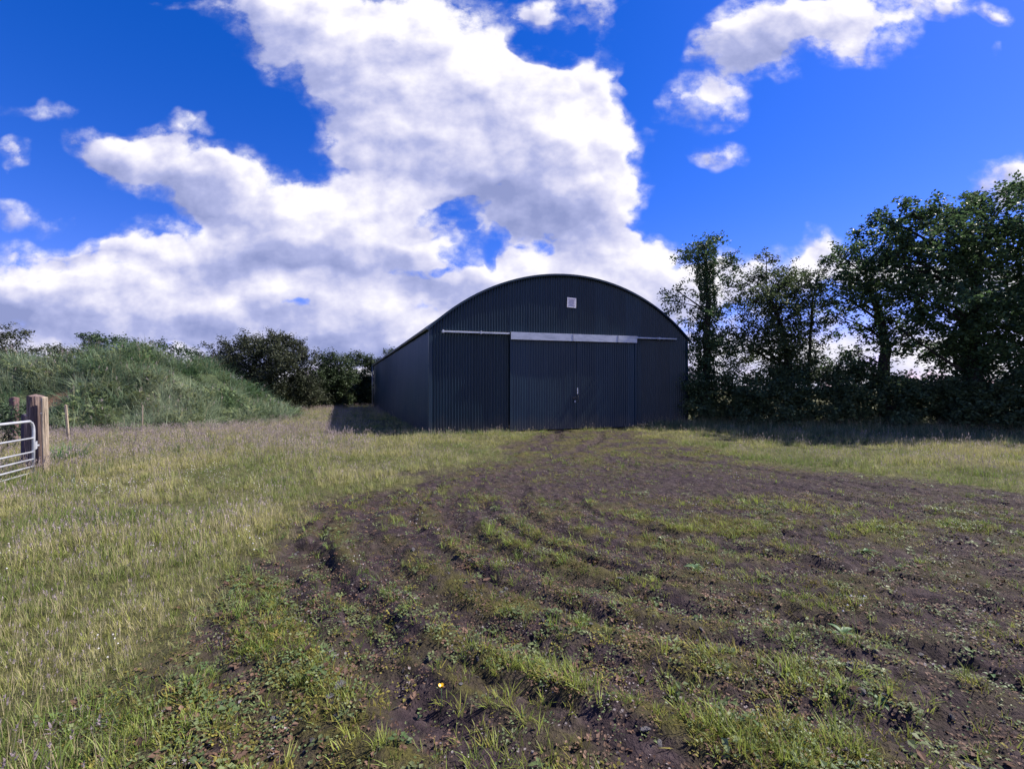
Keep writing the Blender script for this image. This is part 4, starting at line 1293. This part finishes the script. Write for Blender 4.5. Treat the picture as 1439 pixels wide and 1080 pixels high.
parts = [sample(d_rank(f), *b, f * 1.2) for b, f in zip(BANDS[2:], (70, 70, 26))]
x, y = cat_pts(parts)
hd = np.minimum(hedge_d(x, y), 3.5)
T = [tuft("t", 300 + i, 16, .46, .010, .10, [m_blue, m_dry, m_seed], dry=2, seeds=0, hs=.62) for i in range(4)]
scatter("rank_grass", "long blue-green grass at the foot of the hedge and the barn walls", "grass", place(x, y), (1.2 - .20 * hd) * (.7 + .5 * rng.random(len(x))), rng.random(len(x)), rng.integers(0, 4, len(x)), T)


# 4. long grass on the mound
n = 26000
x = rng.uniform(-34, -9, n); y = rng.uniform(13, 44, n)
h_ = mound_h(x, y)
b_ = np.exp(-(((x - BARE[0]) / .75) ** 2 + ((y - BARE[1] + .35) / .8) ** 2) ** 2)
k = (h_ > .06) & (rng.random(n) < np.where(y < 27, 1, .5)) & (b_ < .3)
x, y, h_ = x[k], y[k], h_[k]
T = [tuft("t", 400 + i, 18, .58, .013, .12, [m_mound_g, m_dry, m_seed], dry=1, seeds=0, lean=.5, curl=.9) for i in range(3)] + [tuft("t", 410, 14, .5, .012, .12, [m_mound_g, m_dry, m_seed], dry=2, seeds=1, lean=.4, curl=.7, hs=.62)] + \
    [rosette("t", 420, 46, .22, [m_clover], .09, .38)]
tint = np.clip((fbm(x, y, .6, 4, 71, .6) - .5) * 3.2 + .5, 0, 1)
scatter("mound_grass", "long drooping green grass growing over the earth mound", "grass", np.stack([x, y, ground_h(x, y, False) + h_ - .03], 1), .45 + .95 * sstep(.3, .68, fbm(x, y, .8, 4, 72)) + .25 * rng.random(len(x)), tint,
        rng.choice(5, len(x), p=[.26, .26, .22, .12, .14]), T, tilt=.25)


# 5. tufts and weeds in the churned mud
def d_tuft(f): return lambda x, y: f * mud_mask(x, y) * mudgreen(x, y)


parts = [sample(d_tuft(f), *b, f * 1.15) for b, f in zip(BANDS[:4], (440, 240, 95, 36))]
x, y = cat_pts(parts)
T = [tuft("t", 500 + i, 11, .085, .0052, .035, [m_lush, m_dry, m_seed], dry=1, lean=.45, curl=.6) for i in range(3)] + [tuft("t", 510 + i, 18, .12, .0055, .05, [m_lush, m_dry, m_seed], dry=2, lean=.4, curl=.7) for i in range(2)] + \
    [tuft("t", 520, 9, .06, .005, .04, [m_moss, m_dry, m_seed], dry=1, lean=.6)]
tint = np.clip(fbm(x, y, .9, 3, 83) * 1.6 - .35 + rng.normal(size=len(x)) * .15, 0, 1)
scatter("grass_tufts", "bright green grass tufts sprouting from the churned mud in the foreground", "grass", place(x, y), (.38 + .55 * rng.random(len(x))) * (1 + .35 * sstep(.5, .7, fbm(x, y, .8, 2, 84))), tint,
        rng.choice(6, len(x), p=[.22, .22, .22, .07, .05, .22]), T, tilt=.2)

parts = [sample(lambda x, y, f=f: f * mud_mask(x, y) * (.10 + .8 * np.clip(mudgreen(x, y), 0, 1)) * (.2 + sstep(.40, .6, fbm(x, y, 1.7, 3, 91))), *b, f * 1.1) for b, f in zip(BANDS[:4], (620, 300, 110, 34))]
x, y = cat_pts(parts)
T = [rosette("t", 600 + i, 15, .05, [m_clover], .014, .025) for i in range(3)] + [rosette("t", 610, 18, .06, [m_moss], .014, .012), rosette("t", 611, 8, .04, [m_clover], .024, .025), rosette("t", 612, 6, .06, [m_brownleaf], .025, .012)]
scatter("clover", "low clover and weed leaves spread over the mud", "weeds", place(x, y), .7 + .7 * rng.random(len(x)), rng.random(len(x)), rng.choice(6, len(x), p=[.18, .18, .18, .2, .12, .14]), T, tilt=.15)


parts = [sample(lambda x, y, f=f: f * mud_mask(x, y) * (1 - .9 * np.exp(-(rut_fields(x, y)[1] / 1.2) ** 2)) * sstep(.44, .60, fbm(x, y, 1.4, 5, 86, .6)) * (.15 + 1.1 * np.clip(mudgreen(x, y), 0, 1)), *b, f * 1.1) for b, f in zip(BANDS[:4], (520, 300, 140, 55))]
x, y = cat_pts(parts)
T = [tuft("t", 650 + i, 14, .032, .0045, .05, [m_moss, m_dry, m_seed], dry=0, lean=.8, curl=.8) for i in range(3)] + [tuft("t", 660, 12, .045, .0045, .05, [m_lush, m_dry, m_seed], dry=1, lean=.6)]
scatter("short_turf", "short yellow-green turf creeping over patches of the mud", "grass", place(x, y), .8 + .7 * rng.random(len(x)), np.clip(fbm(x, y, .8, 3, 87) * 1.6 - .3, 0, 1), rng.integers(0, 4, len(x)), T, tilt=.15)


parts = [sample(lambda x, y, f=f: f * mud_mask(x, y) * (.25 + .9 * sstep(.40, .62, fbm(x, y, 2.3, 4, 88))), *b, f) for b, f in zip(BANDS[:3], (420, 210, 60))]
x, y = cat_pts(parts)
T = [rosette("t", 670 + i, 9, .06, [m_brownleaf], .014, .010) for i in range(3)] + [rosette("t", 680, 7, .06, [m_litter], .013, .010), rosette("t", 681, 8, .05, [m_clover], .011, .014), rosette("t", 682, 8, .05, [m_moss], .010, .012)]
scatter("leaf_litter", "scraps of dead leaves, moss and seedlings strewn over the mud", "litter", place(x, y), .7 + .7 * rng.random(len(x)), rng.random(len(x)), rng.choice(6, len(x), p=[.2, .2, .15, .1, .2, .15]), T, tilt=.2)


# 6. white clover flowers in the meadow
def d_fl(f):
    def d(x, y):
        c = np.exp(-(((x + 6.0) / 1.3) ** 2 + ((y - 7.6) / .9) ** 2)) + .8 * np.exp(-(((x + 5.2) / 1.2) ** 2 + ((y - 11) / 1.0) ** 2)) + .25 * np.exp(-(((x + 3) / 2.2) ** 2 + ((y - 4) / 1.4) ** 2))
        return f * (.02 + c) * (1 - .8 * mud_mask(x, y)) * sstep(.35, .6, fbm(x, y, 1.6, 2, 95))
    return d


parts = [sample(d_fl(f), *b, f) for b, f in zip(BANDS[:3], (8, 14, 14))]
x, y = cat_pts(parts)
T = [flower("t", 700 + i, 4 + i, .09, .15) for i in range(3)]
scatter("white_flowers", "small white clover flowers in patches of the left meadow", "flowers", place(x, y), .8 + .5 * rng.random(len(x)), rng.random(len(x)), rng.integers(0, 3, len(x)), T)

# 7. gravel
m_stone = rough_mat("pale_stone", [(0.3, (0.10, 0.095, 0.10)), (0.7, (0.25, 0.235, 0.24))], scale=2, rough=.85, bump=.05, bscale=4)
m_stone2 = rough_mat("dark_stone", [(0.3, (0.05, 0.045, 0.05)), (0.7, (0.13, 0.12, 0.13))], scale=2, rough=.85, bump=.05, bscale=4)
parts = [sample(lambda x, y, f=f: f * mud_mask(x, y) * sstep(.38, .62, fbm(x, y, 1.5, 3, 97)), *b, f) for b, f in zip(BANDS[:3], (90, 55, 16))]
x, y = cat_pts(parts)
p_ = place(x, y); s_ = .005 + .016 * rng.random(len(x)) ** 3
p_[:, 2] += s_ * .15
scatter("gravel", "small grey gravel and clods scattered through the mud", "gravel", p_, s_, rng.random(len(x)), rng.integers(0, 4, len(x)), [pebble("t", 800, m_stone), pebble("t", 801, m_stone2), pebble("t", 802, m_stone2), pebble("t", 803, m_stone2)], tilt=.4)

# single stones lying in the mud
stone_src = [pebble("stone", 900 + i, m_stone) for i in range(3)]
STONES = [(1205, 967, .06), (1192, 930, .05), (1240, 970, .035), (1010, 975, .05), (905, 1022, .055), (925, 1035, .04), (1366, 1075, .06), (1160, 1000, .035), (1110, 640, .10), (1290, 905, .035), (870, 815, .045), (830, 880, .035), (480, 968, .055), (465, 985, .05), (560, 880, .035), (390, 1000, .05), (1370, 720, .08), (1398, 728, .07), (1325, 715, .06)]
for i, (px, py, s) in enumerate(STONES):
    X, Y = G(px, py); s *= .62
    o = bpy.data.objects.new("stone", stone_src[i % 3].data); COL.objects.link(o)
    o.location = (X, Y, gz(X, Y) + s * .12); o.scale = (s * random.uniform(.8, 1.15), s * random.uniform(.7, 1), s * random.uniform(.55, .8))
    o.rotation_euler = (random.uniform(-.25, .25), random.uniform(-.25, .25), random.uniform(0, 6))
    tag(o, "small pale stone lying on the churned muddy ground", "stone", "pale stones lying in the mud")

# broad-leaved weeds standing in the mud
m_dock = plant_mat("dock_leaf", (0.075, 0.15, 0.060), (0.14, 0.21, 0.10), .3, .5, False, noise_scale=12, vary=.2)


def dock(px, py, label, s=.16, n=8, stem=0.0, seed=1):
    r = random.Random(seed)
    X, Y = G(px, py)
    root = empty("dock_weed", (X, Y, gz(X, Y)), r.uniform(0, 6)); tag(root, label, "weed", "broad-leaved weeds in the mud")
    V, F = [], []
    for i in range(n):
        az = 6.283 * i / n + r.uniform(-.3, .3); l = s * r.uniform(.6, 1.1); w = l * .30; el = r.uniform(.25, .9)
        d = Vector((math.cos(az), math.sin(az), 0)); sd = Vector((-math.sin(az), math.cos(az), 0))
        o = len(V); k = 6
        for j in range(k + 1):
            t = j / k
            c = d * l * t * math.cos(el * (1 - .6 * t)) + Vector((0, 0, l * (math.sin(el) * t - .45 * t * t)))
            ww = w * (math.sin(math.pi * min(1, t * .92 + .08)) ** .8) / 2 + .002
            V += [tuple(c - sd * ww + Vector((0, 0, ww * .5))), tuple(c), tuple(c + sd * ww + Vector((0, 0, ww * .5)))]
        for j in range(k):
            F += [(o + 3 * j, o + 3 * j + 1, o + 3 * j + 4, o + 3 * j + 3), (o + 3 * j + 1, o + 3 * j + 2, o + 3 * j + 5, o + 3 * j + 4)]
    m = MB(); m.V, m.F = V, F
    m.build("leaves", m_dock, root, smooth=True)
    if stem:
        t = MB(); t.tube([(0, 0, 0), (.01, .005, stem * .5), (.0, .012, stem)], [.005, .004, .002], 5)
        for k in range(7): t.box(-.008 + .004 * (k % 3), .012, -.006, .008, stem * (.55 + .06 * k), stem * (.58 + .06 * k))
        t.build("stem", m_dock, root)


dock(1182, 886, "broad-leaved weed with spread pale leaves alone on bare mud", .10, 9, seed=2)
dock(1388, 930, "flat spreading weed near the photo's right edge", .09, 8, seed=3)
dock(1235, 975, "little leafy weed beside two pale stones", .08, 6, .0, seed=4)
dock(1215, 775, "small leafy weed at the end of a yellow-green grass strip", .09, 7, .0, seed=5)
dock(975, 800, "leafy weed on the grassy patch inside the ruts", .10, 8, .0, seed=6)

m_clump = plant_mat("clump_blade", (0.055, 0.16, 0.05), (0.10, 0.22, 0.07), .4, .5, False, noise_scale=6, vary=.3)
# buttercup
X, Y = G(620, 985)
bc = empty("buttercup", (X, Y, gz(X, Y))); tag(bc, "single bright yellow buttercup in the foreground grass", "flower")
t = MB(); t.tube([(0, 0, 0), (.006, 0, .07), (.002, .004, .13)], [.0025, .002, .0018], 5); t.build("stem", m_dock, bc, smooth=True)
m_yel = rough_mat("buttercup_yellow", [(.3, (.70, .42, .01)), (.7, (.80, .52, .015))], scale=8, rough=.35, spec=.5)
t = MB()
for k in range(5):
    a_ = k * 1.2566; d = Vector((math.cos(a_), math.sin(a_), 0)); s2 = Vector((-math.sin(a_), math.cos(a_), 0)); c = Vector((.002, .004, .13)); o = len(t.V)
    for j in range(4):
        q = j / 3; w = .011 * math.sin(.35 + q * 2.4); p0 = c + d * .015 * q + Vector((0, 0, .012 * q * q + .001))
        t.V += [tuple(p0 - s2 * w), tuple(p0 + s2 * w)]
    for j in range(3): t.F.append((o + 2 * j, o + 2 * j + 1, o + 2 * j + 3, o + 2 * j + 2))
t.build("petals", m_yel, bc, smooth=True)

# lush clump beside the gate post
t = tuft("grass_clump", 930, 260, .46, .010, .36, [m_clump, m_dry], dry=0, lean=.35, curl=.7)
X, Y = (94 - CX) / FPX * 10.3, 10.3
COL.objects.link(t); t.location = (X, Y, gz(X, Y))
tag(t, "bright green clump of grass right of the timber gate post", "grass clump")
